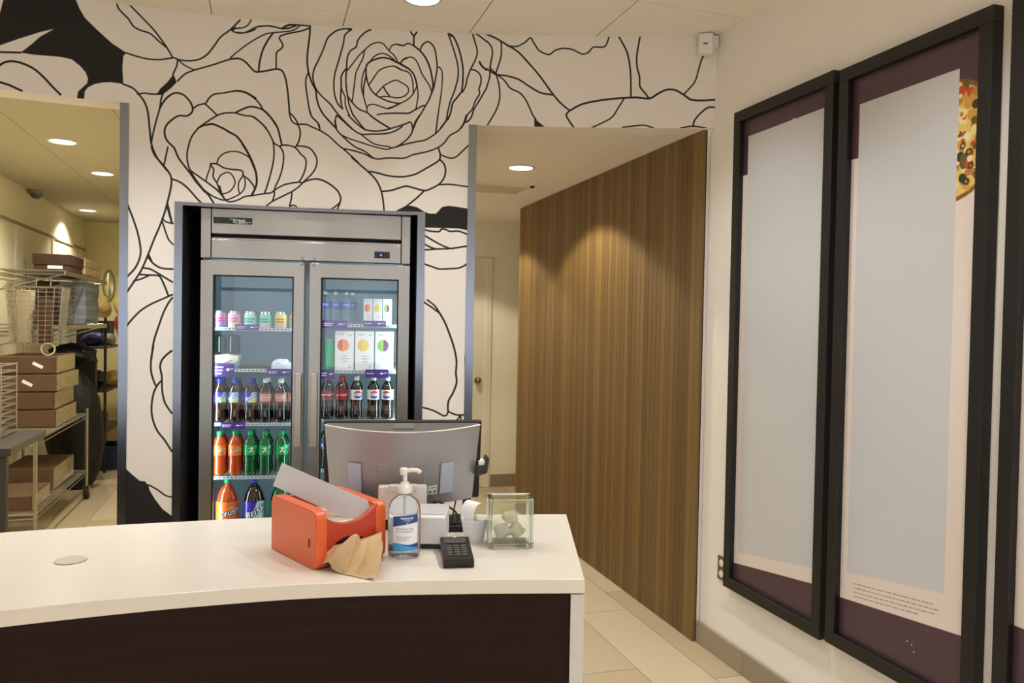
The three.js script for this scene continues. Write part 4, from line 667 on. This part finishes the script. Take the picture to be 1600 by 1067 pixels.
{ // bottle carrier on the second left shelf
  const t = thing('bottle_carrier', 'yellow and blue cardboard carrier on the second left shelf', 'carrier', inFridge(-0.378, 1.353, -0.21), FA);
  const print = canvas(256, 160, (g, w, h) => { g.fillStyle = '#ddd6c8'; g.fillRect(0, 0, w, h); g.fillStyle = '#e0c45a'; g.beginPath(); g.moveTo(0, 0); g.lineTo(50, 0); g.lineTo(0, h); g.fill(); g.fillStyle = '#5ab4dc'; g.beginPath(); g.moveTo(w, 60); g.lineTo(w, h); g.lineTo(90, h); g.fill(); g.save(); g.translate(w / 2, h / 2); g.rotate(-0.4); g.fillStyle = '#5d4a44'; for (let i = 0; i < 7; i++) g.fillRect(-72 + i * 21, -9, 14, 18); g.restore(); });
  mesh('carton', extrude([[-0.048, 0], [0.048, 0], [0.06, 0.066], [0.0, 0.075], [-0.06, 0.066]], 0.09).translate(0, 0, -0.03), mat('#cfc5b4', 0.6), t);
  mesh('printed_front', (() => { const g = new THREE.PlaneGeometry(0.118, 0.064); const p = g.attributes.position; for (let i = 0; i < 4; i++) if (p.getY(i) < 0) p.setX(i, p.getX(i) * 0.81); return g.translate(0, 0.033, 0.0605); })(), mat('#ffffff', 0.5, { map: print }), t);
  const gm = mat('#06160f', 0.15);
  for (const [x, s] of [[-0.41, 'left'], [-0.348, 'right']]) { const b = thing('glass_bottle', `${s} dark green glass bottle standing in the cardboard carrier`, 'bottle', inFridge(x, 1.43, -0.195), FA); mesh('bottle_body', lathe([[0.0001, 0], [0.027, 0.001], [0.0285, 0.01], [0.0285, 0.08], [0.024, 0.092], [0.0001, 0.094]], 24), gm, b); }
}
{ // nearly empty shrink-wrapped tray
  const t = thing('shrink_wrap_tray', 'white tray in torn shrink wrap on the second left shelf', 'tray', inFridge(-0.11, 1.353, -0.2), FA);
  mesh('tray', [bl(-0.05, 0.05, 0, 0.004, -0.05, 0.05), bl(-0.05, 0.05, 0, 0.026, 0.047, 0.05), bl(-0.05, 0.05, 0, 0.026, -0.05, -0.047), bl(-0.05, -0.047, 0, 0.026, -0.05, 0.05), bl(0.047, 0.05, 0, 0.026, -0.05, 0.05)], mat('#e8f0f8', 0.5), t);
  mesh('torn_wrap', crumple(0.04, 31, 3, 0.5).scale(1, 0.5, 0.8).translate(0, 0.03, 0), mat('#dfeaf6', 0.25), t);
}
{ // juice cartons
  const fruit = [['#e6642a', '#f0a040', 'orange halves'], ['#e8d040', '#eedc60', 'a lemon slice'], ['#8ec63a', '#6a3a6a', 'lime and grape']];
  const arts = fruit.map(([a, b]) => canvas(128, 256, (g, w, h) => { g.fillStyle = '#f2f4f8'; g.fillRect(0, 0, w, h); g.fillStyle = a; g.beginPath(); g.arc(54, 92, 40, Math.PI / 2, -Math.PI / 2); g.fill(); g.fillStyle = b; g.beginPath(); g.arc(56, 92, 40, -Math.PI / 2, Math.PI / 2); g.fill(); g.fillStyle = '#b9c2ce'; for (const [x, y, q] of [[20, 16, 40], [90, 20, 26], [50, 160, 34], [40, 178, 56], [52, 196, 36], [92, 224, 20], [92, 236, 22]]) g.fillRect(x, y, q, 7); }));
  const sides = mat('#eef1f6', 0.45);
  const carton = (x0, x1, y, h, k, label, name, group) => { const t = thing(name, label, 'carton', inFridge((x0 + x1) / 2, y + 0.0005, -0.19), FA, group); const w = x1 - x0 - 0.003; mesh('carton_body', bx(w, h, 0.07, 0, h / 2, 0, 0.002), sides, t); mesh('printed_face', new THREE.PlaneGeometry(w * 0.96, h * 0.97).translate(0, h / 2, 0.0355), mat('#ffffff', 0.45, { map: arts[k] }), t); };
  [[0.152, 0.251, 0], [0.253, 0.352, 1], [0.355, 0.453, 2]].forEach(([a, b, k]) => carton(a, b, 1.349, 0.204, k, `large white juice carton printed with ${fruit[k][2]}, second right shelf`, 'juice_carton', 'large juice cartons'));
  [[0.294, 0.343, 0], [0.343, 0.392, 1], [0.392, 0.441, 2]].forEach(([a, b, k]) => carton(a, b, 1.587, 0.134, k, `small white juice box printed with ${fruit[k][2]}, top right shelf`, 'juice_box', 'small juice boxes'));
  const t = thing('drink_can', 'tall green can beside the large juice cartons', 'can', inFridge(0.129, 1.35, -0.18), FA);
  mesh('can_body', lathe([[0.0001, 0.001], [0.018, 0.0005], [0.022, 0.006], [0.022, 0.145], [0.02, 0.152]], 24), mat('#1fae6a', 0.3, { metalness: 0.3 }), t); mesh('can_end', lathe([[0.02, 0.152], [0.0195, 0.158], [0.018, 0.156], [0.0001, 0.156]], 24), M.wire, t);
}

// ---------------------------------------------------------------- framed posters on the right wall
{
  const purple = '#4f3741', blush = '#e6d8cf', grey = '#cdcdcf';
  const frame = (label, z0, z1, y0, y1, draw) => {
    const t = thing('framed_poster', label, 'poster', [2.148, 0, 0]); const w = 0.05, d = 0.043, r = 0.003;
    mesh('top_rail', bl(-d, 0, y1 - w, y1, z0, z1, r), M.black, t); mesh('bottom_rail', bl(-d, 0, y0, y0 + w, z0, z1, r), M.black, t);
    mesh('side_rail', bl(-d, 0, y0 + w, y1 - w, z0, z0 + w, r), M.black, t); mesh('side_rail', bl(-d, 0, y0 + w, y1 - w, z1 - w, z1, r), M.black, t);
    const W = z1 - z0 - 2 * w, H = y1 - y0 - 2 * w;
    // canvas x runs to the right on the wall (towards the viewer), y downwards, in metres
    const art = canvas(512, 1536, (g, cw, ch) => { g.scale(cw / W, ch / H); draw(g, W, H); });
    mesh('poster_print', new THREE.PlaneGeometry(W, H).rotateY(-Math.PI / 2).translate(-0.018, (y0 + y1) / 2, (z0 + z1) / 2), mat('#ffffff', 0.3, { map: art }), t);
    mesh('backing', bl(-0.016, 0, y0 + w, y1 - w, z0 + w, z1 - w), M.black, t);
    return t;
  };
  frame('narrow black-framed purple and blush poster nearest the wood slats', -3.237, -2.56, 0.38, 2.613, (g, W, H) => {
    g.fillStyle = blush; g.fillRect(0, 0, W, H); g.fillStyle = purple; g.fillRect(0, 0, W, 0.25); g.beginPath(); g.moveTo(0, H - 0.072); g.lineTo(W, H - 0.152); g.lineTo(W, H); g.lineTo(0, H); g.fill();
    g.fillStyle = '#d9a860'; g.beginPath(); g.arc(W * 0.62, 0.1, 0.03, 0, 7); g.fill(); g.fillStyle = grey; g.beginPath(); g.moveTo(0.035, 0.075); g.lineTo(W - 0.005, 0.075); g.lineTo(W - 0.005, H - 0.215); g.lineTo(0.035, H - 0.13); g.fill();
  });
  frame('middle black-framed poster with a slice of pizza at its right edge', -2.527, -1.858, 0.39, 2.6, (g, W, H) => {
    g.fillStyle = blush; g.fillRect(0, 0, W, H); g.fillStyle = purple; g.fillRect(0, 0, W, 0.3); g.beginPath(); g.moveTo(0, H - 0.138); g.lineTo(W, H - 0.201); g.lineTo(W, H); g.lineTo(0, H); g.fill();
    const cx = W - 0.13, cy = 0.33, R = 0.2; g.fillStyle = '#8a5a2a'; g.beginPath(); g.arc(cx, cy, R, 0, 7); g.fill(); g.fillStyle = '#e8c870'; g.beginPath(); g.arc(cx, cy, R - 0.014, 0, 7); g.fill();
    for (let i = 0; i < 260; i++) { const a = rnd() * 6.28, q = Math.sqrt(rnd()) * (R - 0.02); g.fillStyle = ['#c8502a', '#f2dc98', '#6a5a2a', '#3a3a28', '#b8863a', '#f4e4b0', '#d8a040'][Math.floor(rnd() * 7)]; g.beginPath(); g.arc(cx + Math.cos(a) * q, cy + Math.sin(a) * q, rr(0.006, 0.019), 0, 7); g.fill(); }
    for (let i = 0; i < 30; i++) { const a = rnd() * 6.28, q = Math.sqrt(rnd()) * (R - 0.03); g.strokeStyle = '#3c3a26'; g.lineWidth = 0.005; g.beginPath(); g.arc(cx + Math.cos(a) * q, cy + Math.sin(a) * q, 0.009, 0, 7); g.stroke(); }
    g.save(); g.translate(0.07, H - 0.215); g.rotate(-0.13); g.fillStyle = '#a3968c'; for (let l = 0; l < 4; l++) for (let x = 0; x < [0.37, 0.37, 0.36, 0.3][l];) { const q = rr(0.008, 0.026); g.fillRect(x, l * 0.0155, q, 0.0042); x += q + 0.004; } g.restore();
    g.fillStyle = grey; g.beginPath(); g.moveTo(0.035, 0.1); g.lineTo(W - 0.09, 0.1); g.lineTo(W - 0.09, H - 0.31); g.lineTo(0.035, H - 0.245); g.fill();
    g.fillStyle = '#e9e4e6'; for (const [x, y] of [[0.33, H - 0.1], [0.36, H - 0.075], [0.35, H - 0.095]]) g.fillRect(x, y, 0.005, 0.005);
  });
  frame('black-framed poster cut off by the right picture edge', -1.797, -1.13, 0.39, 2.6, (g, W, H) => { g.fillStyle = blush; g.fillRect(0, 0, W, H); g.fillStyle = purple; g.fillRect(0, 0, W, 0.3); g.fillRect(0, H - 0.3, W, 0.3); });
  const o = thing('wall_outlet', 'bronze wall outlet with two white sockets half behind the poster', 'outlet', [2.148, 0, 0]);
  mesh('cover_plate', bl(-0.008, 0, 0.381, 0.496, -3.34, -3.265, 0.003), mat('#7a6650', 0.4, { metalness: 0.5 }), o); for (const y of [0.412, 0.465]) mesh('socket', cyl(0.017, 0.017, 0.004, 0, 0, 0, 20).rotateZ(Math.PI / 2).translate(-0.0095, y, -3.303), M.whitePlastic, o);
  const s = thing('motion_sensor', 'small white motion sensor in the upper corner of the walls', 'sensor', [2.075, 2.952, -3.45], -0.55);
  mesh('housing', bl(-0.036, 0.036, 0, 0.1, -0.03, 0.02, 0.008), M.whitePlastic, s); mesh('lens', bl(-0.012, 0.01, 0.042, 0.05, 0.019, 0.0225, 0.001), mat('#6a6458', 0.4), s);
  mesh('bracket', bl(-0.03, 0.06, 0.04, 0.095, -0.06, -0.02), M.whitePlastic, s);
}

// ---------------------------------------------------------------- kitchen store corner seen through the left opening
const wireShelf = (x0, x1, y, z0, z1, n = 18) => { const g = [], s = (z1 - z0) / n; for (let i = 0; i <= n; i++) g.push(rod([x0, y, z0 + i * s], [x1, y, z0 + i * s], 0.003, 5)); for (const x of [x0, x1]) g.push(rod([x, y, z0], [x, y, z1], 0.006, 6), rod([x, y - 0.03, z0], [x, y - 0.03, z1], 0.005, 6)); for (const z of [z0, z1]) g.push(rod([x0, y, z], [x1, y, z], 0.006, 6), rod([x0, y - 0.03, z], [x1, y - 0.03, z], 0.005, 6)); return g; };
{
  const t = thing('wire_cart', 'low chrome wire cart on black casters along the kitchen wall', 'cart', [0, 0, 0]);
  const x0 = -1.94, x1 = -1.45, z0 = -7.72, z1 = -6.06;
  for (const y of [0.75, 0.25]) mesh('wire_shelf', wireShelf(x0, x1, y, z0, z1, 36), M.wire, t);
  for (const x of [x0, x1]) for (const z of [z0, z1]) { mesh('post', rod([x, 0.11, z], [x, 0.8, z], 0.013, 12), M.wire, t); const c = mesh('caster', [cyl(0.055, 0.055, 0.035, 0, 0, 0, 20).rotateZ(Math.PI / 2).translate(x, 0.055, z)], M.blackRubber, t); mesh('fork', [bl(x - 0.025, x - 0.02, 0.05, 0.12, z - 0.02, z + 0.02), bl(x + 0.02, x + 0.025, 0.05, 0.12, z - 0.02, z + 0.02), bl(x - 0.025, x + 0.025, 0.115, 0.12, z - 0.02, z + 0.02)], M.wire, c); }
  // wrapped bundles of folded pizza boxes, four high
  const tape = mat('#e6e0d4', 0.5), sheen = mat('#97845f', 0.16, { clearcoat: 0.8, clearcoatRoughness: 0.15 }); sheen.bumpMap = noiseTexture(256, [6, 14, 30], 1.6, 5); sheen.bumpScale = 0.008;
  const names = ['topmost', 'second from top', 'third from top', 'lowest'];
  for (let k = 0; k < 4; k++) {
    const y = 0.757 + (3 - k) * 0.136, dx = [0, 0.015, -0.01, 0.005][k], b = thing('cardboard_bundle', `${names[k]} bundle in the stack of brown cardboard in plastic wrap on the cart`, 'cardboard', [-1.69 + dx, y, -7.1], [0.02, -0.02, 0.015, 0][k], 'wrapped cardboard bundles on the cart');
    mesh('cardboard', bl(-0.2, 0.2, 0.001, 0.131, -0.35, 0.35, 0.008), k % 2 ? M.cardboard : mat('#5c4532', 0.85), b);
    mesh('plastic_wrap', bl(0.2005, 0.206, 0.003, 0.129, -0.34, 0.34, 0.002), sheen, b);
    if (k < 2) mesh('shipping_label', bx(0.075, 0.024, 0.002).rotateZ(-0.5).translate(0.08 - k * 0.07, 0.065, 0.3515), M.paper, b);
  }
  const ring = tag(mesh('tape_roll', lathe([[0.04, -0.012], [0.051, -0.012], [0.051, 0.012], [0.04, 0.012], [0.04, -0.012]], 36).rotateX(Math.PI / 2)), 'roll of pale tape standing on the stacked cardboard', 'tape'); ring.material = mat('#d8c9a0', 0.4); ring.position.set(-1.565, 1.3465, -6.88); ring.rotation.y = 0.3;
  for (const [x, z, w, h, l, lab] of [[-1.7, -7.2, 0.36, 0.17, 0.7, 'long wrapped cardboard bundle at the back of the lower cart shelf'], [-1.68, -6.42, 0.36, 0.1, 0.5, 'flat wrapped cardboard bundle at the front of the lower cart shelf']]) { const b = thing('cardboard_bundle', lab, 'cardboard', [x, 0.2565, z]); mesh('cardboard', bl(-w / 2, w / 2, 0, h, -l / 2, l / 2, 0.008), M.cardboard, b); mesh('plastic_wrap', bl(w / 2 + 0.0005, w / 2 + 0.004, 0.004, h - 0.003, -l / 2 + 0.01, l / 2 - 0.01), sheen, b); }
}
{ // wall-mounted shelves with post at the back
  const t = thing('wire_shelving', 'chrome wire shelving with boxes high on the kitchen wall', 'shelving', [0, 0, 0]);
  const x0 = -1.96, x1 = -1.5;
  for (const y of [1.965, 1.53]) mesh('wire_shelf', [...wireShelf(x0, x1, y, -8.9, -7.1, 36), bl(x1 - 0.004, x1 + 0.004, y - 0.03, y, -8.9, -7.1)], M.wire, t);
  for (const z of [-7.15, -7.95, -8.85]) mesh('wall_bracket', [rod([-1.995, 1.2, z], [-1.995, 2.1, z], 0.012), rod([-1.99, 1.8, z], [x1, 1.945, z], 0.008), rod([-1.99, 1.36, z], [x1, 1.51, z], 0.008)], M.wire, t);
  const dark = thing('storage_box', 'dark brown box on top of the wall shelf', 'box', [-1.64, 1.9765, -7.56]); mesh('carton', bl(-0.13, 0.13, 0, 0.05, -0.25, 0.25, 0.004), M.darkCardboard, dark); mesh('lid', bl(-0.138, 0.138, 0.048, 0.135, -0.258, 0.258, 0.004), mat('#3d2618', 0.8), dark); mesh('shipping_label', bl(-0.03, 0.08, 0.015, 0.042, 0.25, 0.252), M.paper, dark);
  const pale = mat('#cdb798', 0.3); pale.bumpMap = noiseTexture(128, [4, 12], 1.4, 8); pale.bumpScale = 0.01;
  for (const [y, lab] of [[1.9765, 'lower pale wrapped carton at the far end of the top wall shelf'], [2.0525, 'upper pale wrapped carton at the far end of the top wall shelf']]) { const c = thing('wrapped_carton', lab, 'carton', [-1.63, y, -8.24]); mesh('carton', bl(-0.13, 0.13, 0, 0.075, -0.36, 0.36, 0.012), pale, c); }
  // grey-blue pizza boxes, nine high
  const gm = [mat('#7f8793', 0.75), mat('#8a929e', 0.75)], bm = mat('#5b4034', 0.8), red = mat('#8a4048', 0.7);
  for (let k = 0; k < 9; k++) { const b = thing('pizza_box', k === 0 ? 'lowest grey pizza box of the stack on the wall shelf' : k === 8 ? 'topmost grey pizza box of the stack on the wall shelf' : `${['', 'second', 'third', 'fourth', 'fifth', 'sixth', 'seventh', 'eighth'][k]} grey pizza box from the bottom of the wall shelf stack`, 'pizza box', [-1.72 + rr(-0.004, 0.004), 1.537 + k * 0.0425, -8.3], rr(-0.015, 0.015), 'pizza boxes on the wall shelf'); mesh('box_body', bl(-0.2, 0.2, 0, 0.0415, -0.3, 0.3, 0.002), gm[k % 2], b); mesh('front_flap', bl(-0.199, -0.02, 0.002, 0.039, 0.3, 0.302), bm, b); mesh('printed_mark', cyl(0.009, 0.009, 0.002, 0, 0, 0, 14).rotateX(Math.PI / 2).translate(0.1, 0.021, 0.301), red, b); }
}
{ // big wire basket hung on the shelving, tapering downwards
  const t = thing('wire_basket', 'tall tapered wire basket hanging in front of the wall shelves', 'basket', [-1.65, 1.385, -6.95]);
  const ring = (k) => { const w = 0.16 + 0.035 * k, d = 0.1 + 0.02 * k, y = 0.44 * k; return [[-w, y, d], [w, y, d], [w, y, -d], [-w, y, -d]]; };
  const wires = []; for (let k = 0; k <= 12; k++) { const r = ring(k / 12); for (let i = 0; i < 4; i++) wires.push(rod(r[i], r[(i + 1) % 4], k === 12 ? 0.005 : 0.0024, 5)); }
  const a = ring(0), b = ring(1); for (let i = 0; i < 4; i++) for (let k = 0; k < 7; k++) { const f = k / 7, j = (i + 1) % 4, m = (r) => r[i].map((v, q) => v + (r[j][q] - v) * f); wires.push(rod(m(a), m(b), 0.0022, 5)); }
  mesh('wire_mesh', wires, M.wire, t); mesh('hook', [rod([-0.05, 0.44, -0.15], [-0.05, 0.52, -0.17], 0.004), rod([0.05, 0.44, -0.15], [0.05, 0.52, -0.17], 0.004)], M.wire, t);
  const roll = tag(mesh('paper_sleeve', lathe([[0.0001, 0], [0.055, 0], [0.065, 0.4], [0.062, 0.404], [0.0001, 0.4]], 24)), 'pale sleeve of stacked cups inside the wire basket', 'cups'); roll.material = mat('#b9ac92', 0.5); roll.position.set(-1.735, 1.395, -6.95);
  const lin = tag(mesh('paper_sleeve', bx(0.075, 0.34, 0.16, 0, 0.17, 0, 0.01), M.darkCardboard), 'dark brown bundle of sleeves inside the wire basket', 'bundle'); lin.position.set(-1.6, 1.395, -6.95);
}
{ // steel work table cut by the left edge, with wire racks on it
  const t = thing('work_table', 'stainless steel work table at the lower left edge of the kitchen', 'table', [0, 0, 0]);
  mesh('table_top', bl(-1.95, -1.165, 0.91, 0.95, -5.1, -4.42, 0.004), M.steelTable, t); for (const [x, z] of [[-1.9, -5.05], [-1.9, -4.47], [-1.62, -5.05], [-1.21, -4.47]]) mesh('leg', rod([x, 0, z], [x, 0.91, z], 0.022, 14), M.steelTable, t);
  mesh('apron_panel', bl(-1.94, -1.19, 0.12, 0.9, -4.465, -4.445, 0.004), mat('#55524a', 0.45, { metalness: 0.6 }), t);
  const r = thing('cooling_rack', 'tall stack of chrome wire racks standing on the steel table', 'rack', [-1.5, 0.951, -4.9]);
  for (let k = 0; k < 11; k++) { const y = 0.012 + k * 0.037, g = [rod([-0.2, y, 0.14], [0.2, y, 0.14], 0.004), rod([-0.2, y, -0.14], [0.2, y, -0.14], 0.004), rod([0.2, y, -0.14], [0.2, y, 0.14], 0.004), rod([-0.2, y, -0.14], [-0.2, y, 0.14], 0.004)]; for (let i = -4; i <= 4; i++) g.push(rod([i * 0.045, y, -0.14], [i * 0.045, y, 0.14], 0.002, 4)); mesh('wire_rack', g, M.wire, r); }
  mesh('corner_post', [[-0.2, 0.14], [0.2, 0.14], [-0.2, -0.14], [0.2, -0.14]].map(([x, z]) => rod([x, 0, z], [x, 0.39, z], 0.0035)), M.wire, r);
}
{ // farther back: dark bags on a rack, tubs, things on the far wall
  const rack = thing('storage_rack', 'dark storage rack with bags at the far end of the kitchen', 'rack', [0, 0, 0]);
  for (const y of [0.42, 0.85, 1.3]) mesh('rack_shelf', bl(-1.95, -1.5, y - 0.02, y, -10.0, -8.95, 0.003), mat('#35312b', 0.5), rack);
  for (const x of [-1.93, -1.52]) for (const z of [-9.98, -8.97]) mesh('post', rod([x, 0, z], [x, 1.6, z], 0.014, 8), M.blackRubber, rack);
  const bagM = mat('#040404', 0.6);
  for (const [x, y, z, r, s, sx, sy, lab, m] of [[-1.64, 0.53, -8.3, 0.3, 3, 0.85, 1.75, 'big black garbage bag standing behind the cart', bagM], [-1.68, 1.24, -8.35, 0.15, 12, 1.3, 0.7, 'small glossy black bag lying on top of the garbage bag', bagM]]) { const o = tag(mesh('garbage_bag', crumple(r, s, 4, 0.3).scale(sx, sy, 0.9), m), lab, 'bag'); o.position.set(x, y, z); }
  const items = [[-1.66, 1.3, -9.15, 0.1, '#1e2552', 'dark blue crumpled package on the upper far rack shelf'], [-1.58, 1.3, -9.42, 0.08, '#7d796f', 'silver crumpled package on the upper far rack shelf'], [-1.7, 0.85, -9.3, 0.12, '#1c1b22', 'black pouch on the middle far rack shelf'], [-1.6, 0.85, -9.75, 0.1, '#b7a05a', 'yellowish pouch on the middle far rack shelf'], [-1.66, 0.42, -9.3, 0.12, '#6a3a22', 'rust-brown pouch on the lower far rack shelf']];
  items.forEach(([x, y, z, r, c, lab], i) => { const o = tag(mesh('pouch', crumple(r, 50 + i, 3, 0.35).scale(1.1, 0.8, 1), mat(c, 0.3)), lab, 'pouch'); o.position.set(x, y + r * 0.74, z); });
  const crate = mat('#17151a', 0.5);  // dark crates added to fill and darken the far rack
  for (const [x, y, z, w, h, d, lab] of [[-1.75, 1.3, -9.75, 0.32, 0.26, 0.34, 'added black crate darkening the back of the upper far rack shelf'], [-1.76, 0.85, -9.02, 0.3, 0.3, 0.1, 'added slim black crate darkening the front of the middle far rack shelf']]) { const c = thing('added_dark_crate', lab, 'crate', [x, y + 0.001, z]); mesh('crate_body', bl(-w / 2, w / 2, 0, h, -d / 2, d / 2, 0.006), crate, c); mesh('rim', bl(-w / 2 - 0.006, w / 2 + 0.006, h - 0.02, h + 0.002, -d / 2 - 0.006, d / 2 + 0.006, 0.003), crate, c); }
  const tub = thing('plastic_tub', 'dark navy plastic tub on the kitchen floor below the far rack', 'tub', [-1.6, 0, -9.35]); mesh('tub_body', [bl(-0.2, 0.2, 0.001, 0.02, -0.25, 0.25), bl(-0.2, 0.2, 0.02, 0.24, 0.235, 0.25), bl(-0.2, 0.2, 0.02, 0.24, -0.25, -0.235), bl(0.185, 0.2, 0.02, 0.24, -0.25, 0.25), bl(-0.2, -0.185, 0.02, 0.24, -0.25, 0.25)], mat('#1c2140', 0.4), tub); mesh('rim', [bl(-0.215, 0.215, 0.235, 0.25, 0.235, 0.26, 0.003), bl(0.185, 0.215, 0.235, 0.25, -0.25, 0.25, 0.003)], mat('#232a50', 0.4), tub);
  const mir = thing('convex_mirror', 'tall oval mirror on the far kitchen wall', 'mirror', [-1.735, 1.98, -10.44]); mesh('frame', new THREE.TorusGeometry(0.1, 0.012, 8, 36).scale(0.62, 1.7, 1), mat('#8d8868', 0.4), mir); mesh('mirror_glass', new THREE.SphereGeometry(0.1, 24, 14).scale(0.6, 1.66, 0.12), mat('#c8c8a0', 0.12, { metalness: 0.9 }), mir);
  const bags = [['#d9c46a', -1.58, 1.76, -10.385, 0.09, 'yellow paper bag hanging below the oval mirror'], ['#c8a86a', -1.79, 1.75, -10.395, 0.075, 'tan paper bag hanging left below the oval mirror'], ['#a83a30', -1.6, 1.54, -10.4, 0.07, 'red package under the yellow paper bag']];
  bags.forEach(([c, x, y, z, r, lab], i) => { const o = tag(mesh('hanging_bag', crumple(r, 70 + i, 3, 0.3).scale(1, 1.3, 0.7), mat(c, 0.6)), lab, 'bag'); o.position.set(x, y, z); });
  const dome = thing('dome_camera', 'grey dome camera where kitchen wall and ceiling meet', 'camera', [-1.93, 2.73, -8.05]); mesh('mount_ring', cyl(0.06, 0.06, 0.03, 0, -0.015, 0), mat('#9a957f', 0.5), dome); mesh('dome', new THREE.SphereGeometry(0.052, 20, 10, 0, Math.PI * 2, Math.PI / 2, Math.PI / 2).translate(0, -0.03, 0), mat('#5d6058', 0.15), dome);
}
renderer.render(scene, camera);
